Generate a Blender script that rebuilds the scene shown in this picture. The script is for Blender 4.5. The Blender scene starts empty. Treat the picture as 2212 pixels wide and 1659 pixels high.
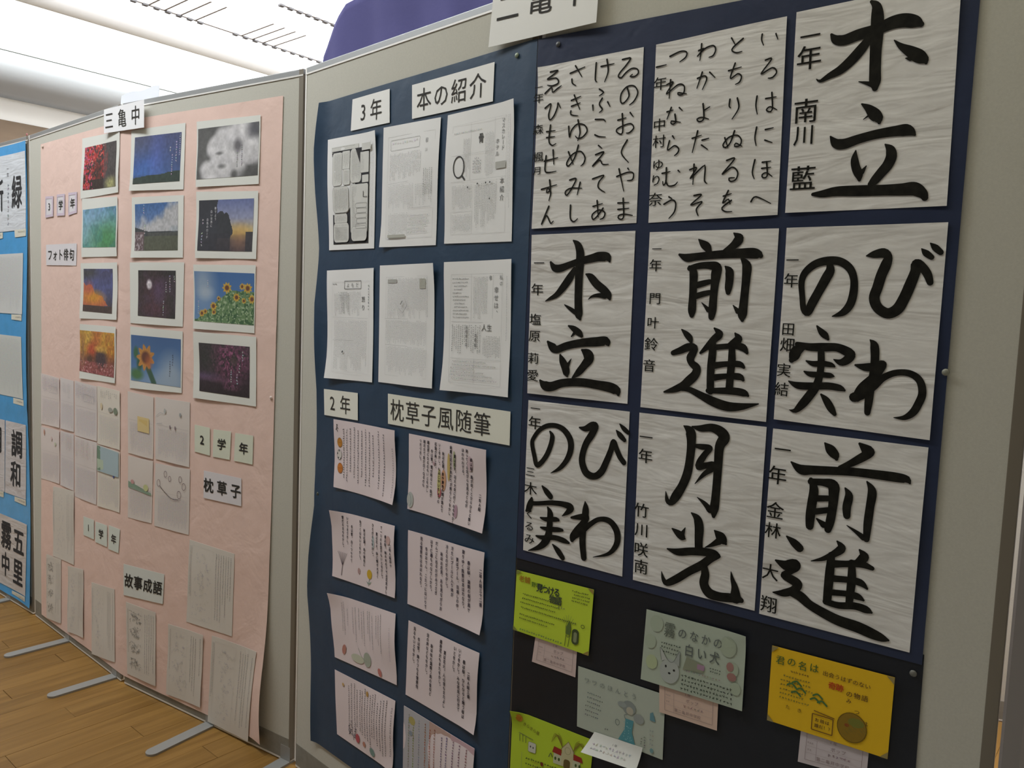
import bpy, bmesh, math, random
import numpy as np
from mathutils import Vector, Matrix

SC = bpy.context.scene
COL = SC.collection
R = random.Random(11)

JOINTS = [(-2.7899, 3.9117), (-2.0703, 3.3671), (-1.3866, 2.778), (-0.6229, 2.2972), (0.0319, 1.6762), (0.7633, 1.1476)]
PANEL_WIDTH, PANEL_HEIGHT = 0.9025, 2.0819
# sheet corners on the folding boards: (metres along the boards, height) TL TR BR BL
SHEETS = {
'sign3': [(1.6982, 2.0699), (1.9679, 2.0697), (1.9679, 1.9788), (1.6974, 1.9881)],
'ph00': [(1.4795, 1.9974), (1.8043, 1.9862), (1.7916, 1.7772), (1.4626, 1.7773)],
'pr00': [(1.5047, 1.9608), (1.7778, 1.9563), (1.7729, 1.7994), (1.4849, 1.8065)],
'ph01': [(1.8727, 1.98), (2.1696, 1.9775), (2.1614, 1.7669), (1.864, 1.7779)],
'pr01': [(1.8941, 1.9549), (2.1506, 1.9501), (2.1418, 1.7946), (1.883, 1.7988)],
'ph02': [(2.2286, 1.9747), (2.5276, 1.9658), (2.523, 1.7641), (2.228, 1.7706)],
'pr02': [(2.2358, 1.951), (2.5218, 1.9475), (2.5184, 1.7903), (2.2325, 1.7937)],
'ph10': [(1.4757, 1.7764), (1.784, 1.7634), (1.7786, 1.5561), (1.4719, 1.5592)],
'pr10': [(1.4836, 1.7347), (1.7723, 1.7321), (1.7712, 1.5887), (1.4856, 1.5952)],
'ph11': [(1.8748, 1.7554), (2.1639, 1.749), (2.1603, 1.5479), (1.8715, 1.5502)],
'pr11': [(1.8937, 1.731), (2.1349, 1.7296), (2.1333, 1.5723), (1.8933, 1.5737)],
'ph12': [(2.2304, 1.7559), (2.5213, 1.7437), (2.5165, 1.541), (2.2275, 1.5459)],
'pr12': [(2.2447, 1.7275), (2.503, 1.7226), (2.4973, 1.5634), (2.2391, 1.5694)],
'ph20': [(1.4671, 1.5366), (1.7823, 1.5349), (1.777, 1.3325), (1.4502, 1.3278)],
'pr20': [(1.493, 1.5155), (1.7436, 1.5127), (1.7384, 1.3529), (1.4816, 1.3568)],
'ph21': [(1.8605, 1.5343), (2.1677, 1.5329), (2.1592, 1.3227), (1.8626, 1.3241)],
'pr21': [(1.9121, 1.5072), (2.1237, 1.5058), (2.1196, 1.3472), (1.9091, 1.3514)],
'ph22': [(2.2182, 1.5252), (2.5148, 1.5229), (2.512, 1.3166), (2.2174, 1.3189)],
'pr22': [(2.2231, 1.5044), (2.5089, 1.4978), (2.5095, 1.3405), (2.2244, 1.3447)],
'ph30': [(1.4542, 1.3067), (1.7691, 1.3076), (1.7597, 1.1045), (1.4416, 1.0976)],
'pr30': [(1.4538, 1.2837), (1.7573, 1.284), (1.7521, 1.124), (1.4421, 1.1263)],
'ph31': [(1.8626, 1.3128), (2.1593, 1.3074), (2.1532, 1.1028), (1.8591, 1.0961)],
'pr31': [(1.868, 1.2839), (2.1497, 1.281), (2.1481, 1.121), (1.8675, 1.1246)],
'ph32': [(2.2175, 1.3099), (2.5206, 1.3056), (2.5222, 1.0923), (2.2168, 1.0929)],
'pr32': [(2.2464, 1.2751), (2.4915, 1.2744), (2.492, 1.1155), (2.2502, 1.1185)],
'c3a': [(1.1045, 1.811), (1.1894, 1.8068), (1.1873, 1.7267), (1.102, 1.7257)],
'c3b': [(1.2285, 1.8095), (1.3093, 1.8073), (1.3074, 1.7238), (1.2264, 1.7264)],
'c3c': [(1.3465, 1.8081), (1.4278, 1.8056), (1.4263, 1.7277), (1.3446, 1.7218)],
'cfoto': [(1.1039, 1.6174), (1.4242, 1.6127), (1.4181, 1.5286), (1.1015, 1.5349)],
'c2a': [(2.2224, 1.0046), (2.3008, 1.0023), (2.3018, 0.9115), (2.2231, 0.9154)],
'c2b': [(2.3195, 0.9998), (2.406, 1.0019), (2.4005, 0.9107), (2.3158, 0.9103)],
'c2c': [(2.4261, 0.9997), (2.511, 1.0005), (2.5083, 0.9102), (2.4207, 0.9104)],
'cmak': [(2.2716, 0.8587), (2.4569, 0.8591), (2.4582, 0.7705), (2.2701, 0.7677)],
'c1a': [(1.4637, 0.5593), (1.5652, 0.565), (1.5641, 0.489), (1.4624, 0.4853)],
'c1b': [(1.5823, 0.563), (1.687, 0.5684), (1.6862, 0.4873), (1.577, 0.4827)],
'c1c': [(1.7034, 0.5735), (1.7987, 0.5776), (1.7864, 0.4874), (1.6984, 0.483)],
'ckoji': [(1.8228, 0.4557), (2.0617, 0.4668), (2.0541, 0.3598), (1.8223, 0.3404)],
'a0': [(1.0253, 1.0859), (1.2298, 1.0807), (1.2249, 0.8783), (1.0186, 0.871)],
'a1': [(1.2398, 1.0852), (1.3775, 1.0815), (1.3735, 0.8797), (1.2347, 0.8776)],
'a2': [(1.3868, 1.0841), (1.5976, 1.0788), (1.5949, 0.8723), (1.3825, 0.868)],
'a3': [(1.6061, 1.083), (1.7982, 1.0795), (1.7968, 0.8672), (1.6033, 0.8646)],
'a4': [(1.8451, 1.0835), (1.9973, 1.0753), (1.9949, 0.8595), (1.8471, 0.8636)],
'a5': [(2.0078, 1.0778), (2.1976, 1.0759), (2.1942, 0.8589), (2.0081, 0.8628)],
'b0': [(1.0182, 0.8591), (1.2246, 0.8668), (1.2191, 0.6462), (1.0167, 0.6359)],
'b1': [(1.2345, 0.8681), (1.3733, 0.8705), (1.3688, 0.6436), (1.229, 0.644)],
'b2': [(1.3825, 0.8643), (1.5949, 0.867), (1.5875, 0.6284), (1.3777, 0.6227)],
'b3': [(1.6032, 0.8611), (1.7967, 0.8588), (1.7952, 0.6384), (1.6002, 0.6273)],
'b4': [(1.8471, 0.8536), (1.9949, 0.853), (1.9871, 0.633), (1.8463, 0.6303)],
'b5': [(2.0082, 0.8483), (2.1992, 0.8518), (2.1934, 0.6296), (2.0031, 0.6276)],
'k0': [(1.153, 0.6252), (1.3734, 0.6425), (1.3627, 0.341), (1.1451, 0.3285)],
'k1': [(1.0715, 0.3195), (1.2315, 0.3329), (1.2249, 0.06), (1.0633, 0.0375)],
'k2': [(1.3049, 0.3233), (1.46, 0.3457), (1.4553, 0.0685), (1.299, 0.0483)],
'k3': [(1.5355, 0.3145), (1.7497, 0.3428), (1.7474, 0.063), (1.5313, 0.0263)],
'k4': [(1.8366, 0.3178), (2.0143, 0.3205), (2.0147, 0.0532), (1.8414, 0.0498)],
'k5': [(2.0884, 0.2987), (2.2744, 0.3049), (2.2621, 0.0512), (2.0789, 0.0451)],
'k6': [(2.1984, 0.6147), (2.4272, 0.6106), (2.4174, 0.3367), (2.183, 0.3285)],
'k7': [(2.3175, 0.3143), (2.5464, 0.3232), (2.5078, 0.0144), (2.2992, 0.003)],
'pink': [(1.0493, 2.0253), (2.6207, 2.0116), (2.5778, 0.0148), (0.9984, 0.0437)],
'navyL': [(2.8006, 1.9653), (3.6028, 1.9718), (3.6131, 0.283), (2.8151, 0.1299)],
'navyRt': [(3.6055, 1.9704), (4.3976, 1.9451), (4.3975, 0.8621), (3.5832, 0.8755)],
'navyRb': [(3.5878, 0.8933), (4.4002, 0.8798), (4.4062, 0.5066), (3.6102, 0.1273)],
'n3': [(2.9526, 1.9513), (3.1111, 1.9522), (3.1146, 1.869), (2.9472, 1.8706)],
'nbook': [(3.1987, 1.9463), (3.4809, 1.9474), (3.4796, 1.8639), (3.2023, 1.8656)],
'n2': [(2.8411, 1.1738), (3.0029, 1.1773), (3.0057, 1.1037), (2.8459, 1.1006)],
'nmak': [(3.1355, 1.1885), (3.5691, 1.1899), (3.5703, 1.1154), (3.1387, 1.1111)],
'd0': [(2.8384, 1.8613), (3.0614, 1.8567), (3.0616, 1.5589), (2.8532, 1.5605)],
'd1': [(3.0903, 1.8598), (3.3083, 1.8548), (3.3041, 1.5587), (3.091, 1.5603)],
'd2': [(3.3326, 1.8555), (3.5483, 1.858), (3.5521, 1.558), (3.3338, 1.5609)],
'd3': [(2.8506, 1.5045), (3.0636, 1.5089), (3.0675, 1.2114), (2.8539, 1.2064)],
'd4': [(3.089, 1.5144), (3.3061, 1.5161), (3.3099, 1.2174), (3.0933, 1.2148)],
'd5': [(3.3407, 1.5176), (3.5569, 1.5202), (3.5618, 1.2207), (3.3469, 1.2174)],
's0': [(2.8967, 1.0947), (3.1736, 1.0987), (3.1779, 0.908), (2.9034, 0.9048)],
's1': [(3.2274, 1.0974), (3.5034, 1.0965), (3.5058, 0.9064), (3.2285, 0.9072)],
's2': [(2.8988, 0.8393), (3.1803, 0.853), (3.1864, 0.6646), (2.9032, 0.6497)],
's3': [(3.2327, 0.8535), (3.5095, 0.8621), (3.5074, 0.6693), (3.2373, 0.6643)],
's4': [(2.8956, 0.6006), (3.1901, 0.6239), (3.2019, 0.4374), (2.9228, 0.4195)],
's5': [(3.2428, 0.6225), (3.5036, 0.6241), (3.4982, 0.4271), (3.2384, 0.4261)],
's6': [(2.924, 0.3833), (3.1979, 0.3936), (3.1965, 0.1979), (2.942, 0.2002)],
's7': [(3.2341, 0.3949), (3.4984, 0.3923), (3.499, 0.1933), (3.2373, 0.191)],
'sign2': [(3.4841, 2.1284), (3.7562, 2.1127), (3.7516, 1.9726), (3.4708, 1.9769)],
'h0': [(3.6112, 1.9107), (3.8502, 1.9132), (3.8536, 1.5849), (3.6101, 1.5818)],
'h1': [(3.876, 1.9132), (4.1181, 1.9186), (4.1238, 1.5879), (3.8792, 1.584)],
'h2': [(4.134, 1.9217), (4.376, 1.9279), (4.3812, 1.5898), (4.137, 1.5905)],
'h3': [(3.6108, 1.5692), (3.8525, 1.57), (3.8547, 1.2349), (3.6166, 1.235)],
'h4': [(3.8831, 1.5664), (4.1277, 1.5649), (4.1275, 1.2291), (3.8831, 1.2313)],
'h5': [(4.1411, 1.5652), (4.385, 1.5651), (4.3847, 1.2286), (4.1409, 1.2354)],
'h6': [(3.6197, 1.2204), (3.8607, 1.22), (3.8631, 0.8901), (3.6213, 0.8935)],
'h7': [(3.8817, 1.2203), (4.1289, 1.2202), (4.1293, 0.888), (3.8868, 0.889)],
'h8': [(4.1404, 1.219), (4.3836, 1.2167), (4.3811, 0.8834), (4.1378, 0.885)],
'g0': [(3.6086, 0.8463), (3.8018, 0.8489), (3.7963, 0.7083), (3.6047, 0.7114)],
'l0': [(3.662, 0.7116), (3.767, 0.7138), (3.7659, 0.6514), (3.6553, 0.6526)],
'g1': [(3.6101, 0.5307), (3.8169, 0.5323), (3.8084, 0.3838), (3.6095, 0.3579)],
'g2': [(3.7723, 0.6784), (3.9688, 0.6797), (3.9707, 0.549), (3.7759, 0.5489)],
'l2': [(3.8191, 0.553), (3.9283, 0.559), (3.9227, 0.5156), (3.8014, 0.5126)],
'g3': [(3.9219, 0.8395), (4.1197, 0.8407), (4.1203, 0.6998), (3.9172, 0.6972)],
'l3': [(3.9557, 0.7026), (4.0745, 0.7023), (4.0754, 0.6461), (3.9592, 0.6429)],
'g4': [(4.1652, 0.8346), (4.3634, 0.837), (4.3624, 0.6987), (4.1652, 0.6976)],
'l4': [(4.2233, 0.7007), (4.3332, 0.7007), (4.3326, 0.6487), (4.2218, 0.6401)],
'blue': [(-1.772, 2.0738), (0.9284, 2.0635), (0.8877, 0.0044), (-2.0217, -0.1434)],
'm0': [(0.276, 2.0194), (0.8907, 2.0181), (0.8762, 1.6926), (0.259, 1.6764)],
'm1': [(0.2544, 1.583), (0.8448, 1.5896), (0.8366, 1.3274), (0.2417, 1.3262)],
'm2': [(0.237, 1.2308), (0.8239, 1.2286), (0.8394, 0.9584), (0.223, 0.9458)],
'm3': [(0.6316, 0.8416), (0.8647, 0.8469), (0.8401, 0.512), (0.6088, 0.5066)],
'm3b': [(0.3046, 0.8301), (0.6161, 0.842), (0.5983, 0.507), (0.2889, 0.4942)],
'm4': [(0.1957, 0.3936), (0.8464, 0.4006), (0.8217, 0.0702), (0.1782, 0.0391)],
'ml0': [(0.7571, 1.691), (0.8762, 1.6926), (0.8752, 1.6614), (0.7608, 1.659)],
'ml0b': [(0.4811, 1.678), (0.6326, 1.6853), (0.6316, 1.6589), (0.48, 1.6529)],
'ml1': [(0.7148, 1.324), (0.8318, 1.3253), (0.8309, 1.2992), (0.7141, 1.3015)],
'ml2': [(0.7219, 0.9536), (0.8441, 0.9547), (0.8433, 0.9282), (0.721, 0.9286)],
'ml3': [(0.7165, 0.5055), (0.8401, 0.5099), (0.8393, 0.4848), (0.7158, 0.4841)],
'ml3b': [(0.4749, 0.4997), (0.593, 0.5061), (0.5921, 0.4799), (0.4738, 0.473)],
'ml4': [(0.6705, 0.0585), (0.8216, 0.0659), (0.8207, 0.0379), (0.6695, 0.0298)],
}
PINS = {'pin_navy_r': (3.6558, 1.9507), 'pin_edge': (4.3985, 1.3361), 'pin_low': (4.3889, 0.8511), 'pin_navy_l': (3.5474, 1.9482), 'pin_green': (3.479, 2.0659), 'pin_pink_r': (2.5884, 1.1253), 'pin_pink_tl': (1.0747, 2.0114), 'pin_left_navy': (2.8204, 0.8698), 'pin_blue': (0.9235, 2.0774)}
# brush strokes in mm on their sheet: x, y, width, x, y, width ...
STROKES = {
'h2': [[[58.8,48,4.2,66,57,14.1,79.2,60.5,17.1,101,56.2,18.3,127.7,53,18.1,150.2,47.3,20.7,167.4,47.5,21.3,183,53,18.1,191.7,58.4,8.3],[117,8.1,4.8,124.6,16.3,13.3,127.5,33.5,19,128.2,61.4,19.3,128.1,89.3,17.5,128.9,117.3,17.3,129.9,134.3,17.2,130.5,144.7,9.1],[131.1,140.1,10.8,123.8,137.1,8.1,114.6,133.5,4.6,105.4,130.5,1.5],[116.1,66.5,12.4,106,79.7,16.6,92.3,94.3,16.8,76.4,106.8,14.8,59.9,113.8,10.6,45,120.2,5.2,39,116.3,1.8],[154.4,74.7,1.6,164.6,85.7,8.9,178.9,96.4,16.3,191.2,105.8,19.3,200,113.6,12.5,201.9,117.5,4.7],[179.5,107.4,7.2,171.7,105.2,1.1]],[[112.1,166.5,2.6,122.5,174.5,11.8,132,185.2,18.4,138.8,193.5,14.2,140,199.3,5.2],[124.9,185.2,4.1,115.4,191.6,1.0],[66.6,212.9,2.7,75.8,224.6,15.4,89,227,17,110.8,221.5,15,137.5,216.8,14.7,163.7,215.1,16.3,179.2,215.3,18.4,188,219.6,11.9,192.4,223.8,4.1],[107.3,239.4,1.9,106.2,252.7,11.1,108.9,266.4,13.4,114.1,278.3,13.3,115.5,287,5.4],[118.5,274.8,8,125.1,264.8,1.2],[150.9,234.2,2.5,158.4,242.4,13.3,160.8,253.8,16.3,156.3,266.5,16.4,148.1,277.1,15.7,138.2,289.6,13.8,133.2,294.9,9.9],[44.2,305.9,6,59.6,305.8,12.1,82.3,303.2,15.9,115.7,304.3,17.5,151.6,305.6,17.2,177.8,306.3,18.9,196.5,306.5,20.8,208.8,314.6,15,212.5,321.2,9.7]]],
'h3': [[[50,58.1,5.4,59,69.1,14.9,73.4,70.4,15.9,95.7,63.5,13.7,120.3,56.6,14.6,147.3,51.2,16.8,163.2,48,18.7,181.7,49.4,17.2,187.3,57.5,5.0],[103.5,15.1,3.7,113.5,23.6,14.3,119.6,39,18.6,119.9,60.2,19.4,118.7,83.7,18.9,118.8,119.2,18,119.8,142.9,18,122.1,164.2,17.9,125.2,172.4,6.8],[113.5,159.7,10,99.2,151.7,7.5,87,144.7,2.0],[107.2,71.9,8.3,98.1,88.4,16.6,83.3,107.6,16.4,66.8,124.6,12,49.8,133.3,6.5,39.7,138.3,1.6],[135.1,82.6,3.6,146.2,88.5,14.7,160.3,102.4,17.2,176.8,113.9,17,187.8,124.2,15,190.8,131.1,6.4],[180,125.5,11.6,164,124.5,8.2,150.6,127,4.9,142.7,133,1.3]],[[99.2,187.6,3.7,112.1,193.1,12.5,125,201,14,130.8,206.7,7.8],[115.2,200.2,7.9,107.1,208.9,2.7],[50.1,222.5,5.5,62.2,232.9,18.5,74,237.1,15.8,96.6,228.6,15.9,130,221,16.7,165.4,216.9,18.8,186.8,214.7,17.6,192.4,221.4,6.4],[82.5,248.8,5.6,87.8,259.4,15.5,95.5,273.5,18.3,98.9,285.3,15.6,100.5,290.1,5.7],[98.4,273.3,10.9,109,254.5,1.6],[133.4,235.1,5.1,144.7,241.6,20.8,150.6,250.7,21.7,140.2,265.6,17,127,280.9,14.2,113.4,292.7,3.9],[33.7,305,5.6,44.5,314,19.7,62.3,315,19.6,91,305.4,17,133.4,300.8,17.3,169.3,302.7,17.9,201.7,305.9,20.3,216.6,311.7,17.5,219.5,318.4,6.5]]],
'h4': [[[100.1,16,2.3,109.1,24.1,13.5,116.7,29.9,15.8,120.8,36.8,11.5],[165.8,6.3,2.6,175.5,15.3,17,169.3,25.2,15.4,160.5,31.7,11.7,150.4,37.1,7.0],[63.5,43.1,4.6,78.9,49,14.9,100.9,46.8,13.9,139,43.7,14.8,178.4,41.9,16.7,203.3,42.1,18.5,214.6,45.5,12.8,217,47.7,4.2],[84.9,66.3,7,92.9,75.5,15.7,94.3,98.5,15.3,94.5,121.6,14.8,94.7,144.8,16,94.8,154.1,9.9],[85,68.6,9.5,101.9,64,11.6,121.2,62.9,13.6,136.9,66.3,18,136.6,79.8,19.1,135.4,98,15.5,134.4,120.7,14.8,134,143.5,15.6,133.1,156.1,12.0],[126.3,143.7,9.2,118.6,136,4.6,112.2,130.4,1.2],[99.3,99.6,11.8,113.6,95.5,11.2,125.5,92.4,9.3],[100.5,119.2,11.3,114.8,114.7,10.7,126.7,111.8,9.3],[153.3,65.1,3.3,160.8,73,14.7,162.4,86.4,15.1,161.5,102.1,14,161.4,111.1,9.3],[183.6,51.9,6.5,192.3,64,16.7,192.7,86.1,15.5,191.8,108.3,14.8,191,130.5,15.5,190,150.6,16.5,190.6,159.5,6.8],[181.6,144.2,10,171.7,133.3,1.1]],[[77,181.6,2.9,86.3,189.4,10.8,94.2,197.1,12.1,97.1,204,6.1],[62,226.1,9.5,76.9,220.4,13.1,91.5,213.7,15.2,103.9,214.1,14.3,102,223.5,14.7,97.7,233.1,16.1,100.7,242.3,13.4,111.1,250.8,15.9,109.4,262.6,16.9,97.8,275.3,17.9,85.9,285.8,15.4,68.7,294.5,11.9,48.5,301.2,3.6],[78.7,291.2,9.5,98.8,291.7,10.7,124.1,301,14.2,148.8,310.1,17.6,175.3,315.4,17.2,200.6,312.7,12.4,229.6,305.1,2.2],[140.3,176.3,3.5,150.5,186.1,14.2,141.6,195.7,14.1,130.4,209,11.8,116.7,222.5,4.8],[139.6,202.7,11.9,139.7,223.3,14.8,138.8,246.4,14.9,139.1,269.4,14.4,140.4,290.1,14.4],[179.5,183.5,3.4,186,193.3,15,175,202.9,12.6,166,208,6.9],[175.3,207.4,11.6,176.9,232.2,14.4,176,254.9,13.9,175.5,282.3,14.0],[135.4,212.1,11.5,159,208.4,10.2,182.2,205.9,11.2,196.1,208.4,13.4,203.5,216.9,5.6],[144.6,243.7,12.6,168,239.2,10.2,191.2,237.9,11.3,199.5,242.9,5.6],[146,265.4,12.6,169.4,261.1,10.2,192.6,260.3,12.4,199.8,265.4,5.7],[135.6,290.6,9.2,159.4,288.3,11.5,187.4,286.8,13.6,203.7,288.7,12.5,210.3,292.5,4.6]]],
'h5': [[[72.9,58,6.6,76.1,71.9,14.6,70.4,85.8,16.2,60.6,107,15.2,50.7,128.4,15.2,44.9,144,11.9,37.6,138.4,10.3,33.8,117.1,9.7,31,93.3,10.5,35.7,76.7,12,50.7,62.6,13.2,70.6,56.8,14,90.6,58.1,13.4,106.7,69.5,12.7,114.4,87.7,11.7,115,110.4,13.1,110.9,128.8,13.4,100.9,141.8,11.1,84.8,148.7,1.9]],[[130.9,49.3,2.3,141.2,47.2,11.3,155.6,45.1,15.4,163.2,50.7,12.1,161,62.9,16,155.1,80.6,16.1,151.2,98.4,16,147.3,116.4,16.3,153.7,131.9,15.8,168.8,140.3,16.7,182.6,133.1,17.5,191.3,115.3,16.8,197.9,95.5,16.6,204.2,73.8,15.4,205.4,63,16.5,213.5,67.3,12.9,221.2,78,12.5,226,90.8,9.6],[210.5,39.4,2,216.8,45.9,9.9,225.1,52.4,8.0],[222.1,31.1,2,228.8,37.5,9.8,237,45.1,8.8]],[[61.3,165.8,2.7,68.7,174.8,10.2,76,181.4,11.3,80.8,187,4.5],[39.8,204,11.9,30.9,210.6,19,26.8,220.6,17.8,23.7,226.9,9.5],[31.2,198.6,8.3,51.2,202,13,73.9,200.9,14.5,96.2,200,13.8,114.3,206.8,15.8,117.9,212.3,15.3,110.9,220.9,13.7,102.3,224,10.4,92.1,220.1,1.8],[48.2,226.1,2.8,60,229.9,9.4,75.9,228.5,9.9,89.4,229.7,8.1,94,231.7,3.5],[46,244.3,2.8,56.7,248.1,9.5,77.2,247.3,9.4,89.6,247.3,8.2,94.1,248.1,2.8],[21.5,263.6,2.4,37.2,269.3,12,62.6,267.8,12.3,87.4,265.2,12.2,105.4,266.8,10.5,112.2,269.6,4.6],[71.2,210,11.3,72.5,228.8,11.7,71.5,247.9,11.8,67.2,267.3,13.7,56.9,285.2,15,46.4,300.9,14,35.5,313.2,8.3,26,313.2,1.5],[76.1,280.6,3.5,84.6,289.1,11.5,93.4,302.3,12.6,99.6,310.9,6.9]],[[145.9,184,1.7,152.9,192.6,12.6,155.5,215,13,155.1,237.7,13,152.5,260.7,12.7,151,283.7,12.7,150.2,302.1,9.5],[126.5,226.5,3.4,141.7,228.7,12.5,158.4,226.1,13.6,167.5,221.9,12.6,163.3,234.7,10.7,151.7,249.4,15.3,140,264.3,17.5,132.5,278.9,15.2],[128.2,279.4,15.9,140.7,273.4,14.5,156.6,258,13.2,170.1,243.1,11,188,233.6,10,208.2,232.8,10.5,222.9,242.4,11.2,228.3,261.5,11.8,223.7,279.6,12,216.8,293.7,11.5,205.4,302.9,7.7,190.2,304.9,1.3]]],
'h6': [[[59.4,60.6,4.3,65.6,69.6,10.9,63.5,86.9,11.7,54.5,110.1,11.4,40.8,129.2,10.8,29.4,135.4,11.3,22.6,117,11.3,15.6,93.2,10.7,18,80.5,9.8,31.9,61.5,9.8,51.7,49.4,10.1,74.5,46.7,10.4,94.6,54,12.9,109.3,71.3,14.5,111.7,92.5,13.7,103.1,115.3,11.7,87.1,134.5,8.6,66.3,147.5,1.5]],[[130.1,43.8,3.6,143.7,44.6,11.6,159.4,36.9,16.2,166.9,37.2,14.6,160.2,53.1,15.2,147.8,73.5,14.1,140.7,95.6,13.9,140.3,114.6,15.1,150.7,134.3,16,169.7,138.4,13.9,185,126.7,14.4,194.5,106.7,13.7,203.8,82.3,12.5,209.3,63.2,11.4,216.3,76,11.6,224.8,90.9,11.6,234.2,100.9,11.4],[214.5,39.7,2.5,222.6,47.8,11.3,233.2,56.7,8.7],[221.5,26.4,2.5,230.8,34.4,9.9,240.5,41.1,8.6]],[[46,179,4.3,56.6,188.3,13,67.2,197.6,12.9],[19.4,209.7,5.8,16.9,220.2,14.3,11.5,233.8,13.8,5.7,239.9,5.2],[15.4,221.7,9.9,39,217.4,9.3,67.8,211,10.3,96.2,208.3,12,117.3,211.6,15.4,110.9,222.5,11,97.3,233.6,1.9],[43.3,247.8,3.9,57.9,248.6,10,83.6,243.6,9.9,89.4,244.9,4.0],[44.2,268.8,3.9,61.8,268.9,10.1,87.4,264.9,10.4,98.8,263.8,6.2],[33.4,289.8,3.9,51,289.8,10,79.7,283.7,11.3,102.6,285,11.7,115.3,287.2,5.3],[61.1,222.1,4.4,67.3,233.2,14.1,66.9,255.5,14.4,65.1,278.1,16.3,57.2,297.2,16.8,40.3,313.4,10.9,14.1,326.3,1.9],[76.1,299.3,3.5,89.5,309.9,13.1,101.5,322,11.7]],[[150.8,193.6,2.2,152.8,207.5,14.1,151.3,231.6,15.6,148.4,256.1,14.9,148.1,280.1,15.2,152.3,310.4,13.4],[119.7,232.9,4.8,138.8,228,11.8,155,224.9,13.3,147.6,239.5,13.6,134.7,256.5,15.3,124.4,273.1,15.3,122.5,279.5,9.3],[124.4,273.1,11.7,143.1,259.6,11.7,163.8,238.7,10.4,184.5,224,9.6,208.1,222.9,12.8,224.4,238.2,14.7,227.9,258.4,13.3,221.1,276.1,10.5,206.2,291.1,6.7,173.7,304.4,1.1]]],
'h7': [[[92.4,15.2,2.5,105.3,24.4,18.9,108.8,45.2,17.4,107.9,73.9,16.1,104.4,102.9,17.2,95.6,128.3,16.9,84,149.5,17.9,74.4,163.2,12.9,66.5,160.9,9.4,62.6,144.5,1.3],[108.5,14.5,2.4,124.5,16.2,11.7,146,12.6,15.2,162.8,17.6,19.1,170.5,28.2,21.2,163.2,45.3,17.6,162.7,77.9,16.2,162.4,112.9,15.5,161.6,141.1,16.2,160.3,160.1,16.7,159.9,174.3,7.2],[152,163.9,12.6,141.7,153.9,8.8,126.5,144.7,1.5],[115.2,49.2,6,128.7,49.8,10.7,145.6,49.9,9.8,136.7,62.8,11.6,127.8,78.2,13,125.9,87.9,12.4,137.9,83.8,11.6,152.2,80.5,13.9],[150.2,89,11.3,136.3,100.5,8,120.2,120.7,1.2]],[[117,176.2,3.1,128.7,184.8,15.5,133.2,200.6,18,133.3,224.5,16.1,134.5,245.8,15.5],[79.5,213.4,3.2,92.7,220.6,14.5,102,226,13.1,105.8,227.6,3.9],[100.3,219.1,9.6,106,205.9,1.2],[163.3,200.7,3,173.9,209.2,18.9,181.6,217.1,15.1,185.4,221,5.0],[172.1,219,13.3,158.1,229,6.7,146.3,235.7,1.4],[71.1,254.3,3.1,92,256,13.5,119.6,249,14.8,146.8,244.4,15.7,166.4,245,15.9,174.9,246.7,4.9],[171.3,246.3,11.1,157.2,255.3,14.4,140.8,270.8,15.6,116.7,288.3,14.7,92.1,308.5,14.9,73.1,320.4,12.2,65.6,314.7,8.3,61,300.9,1.4],[145.7,269.7,12.7,149.1,285.7,16.1,147.7,305.2,17.9,158.4,319.4,19.6,178.1,321.8,17.1,199.6,318.8,16.7,213.8,317.7,14.5,219.7,318.5,9.8],[209,316.5,21.6,206.7,298.3,13.4,201,283.2,7.4,197.8,269.9,1.2]]],
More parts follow.
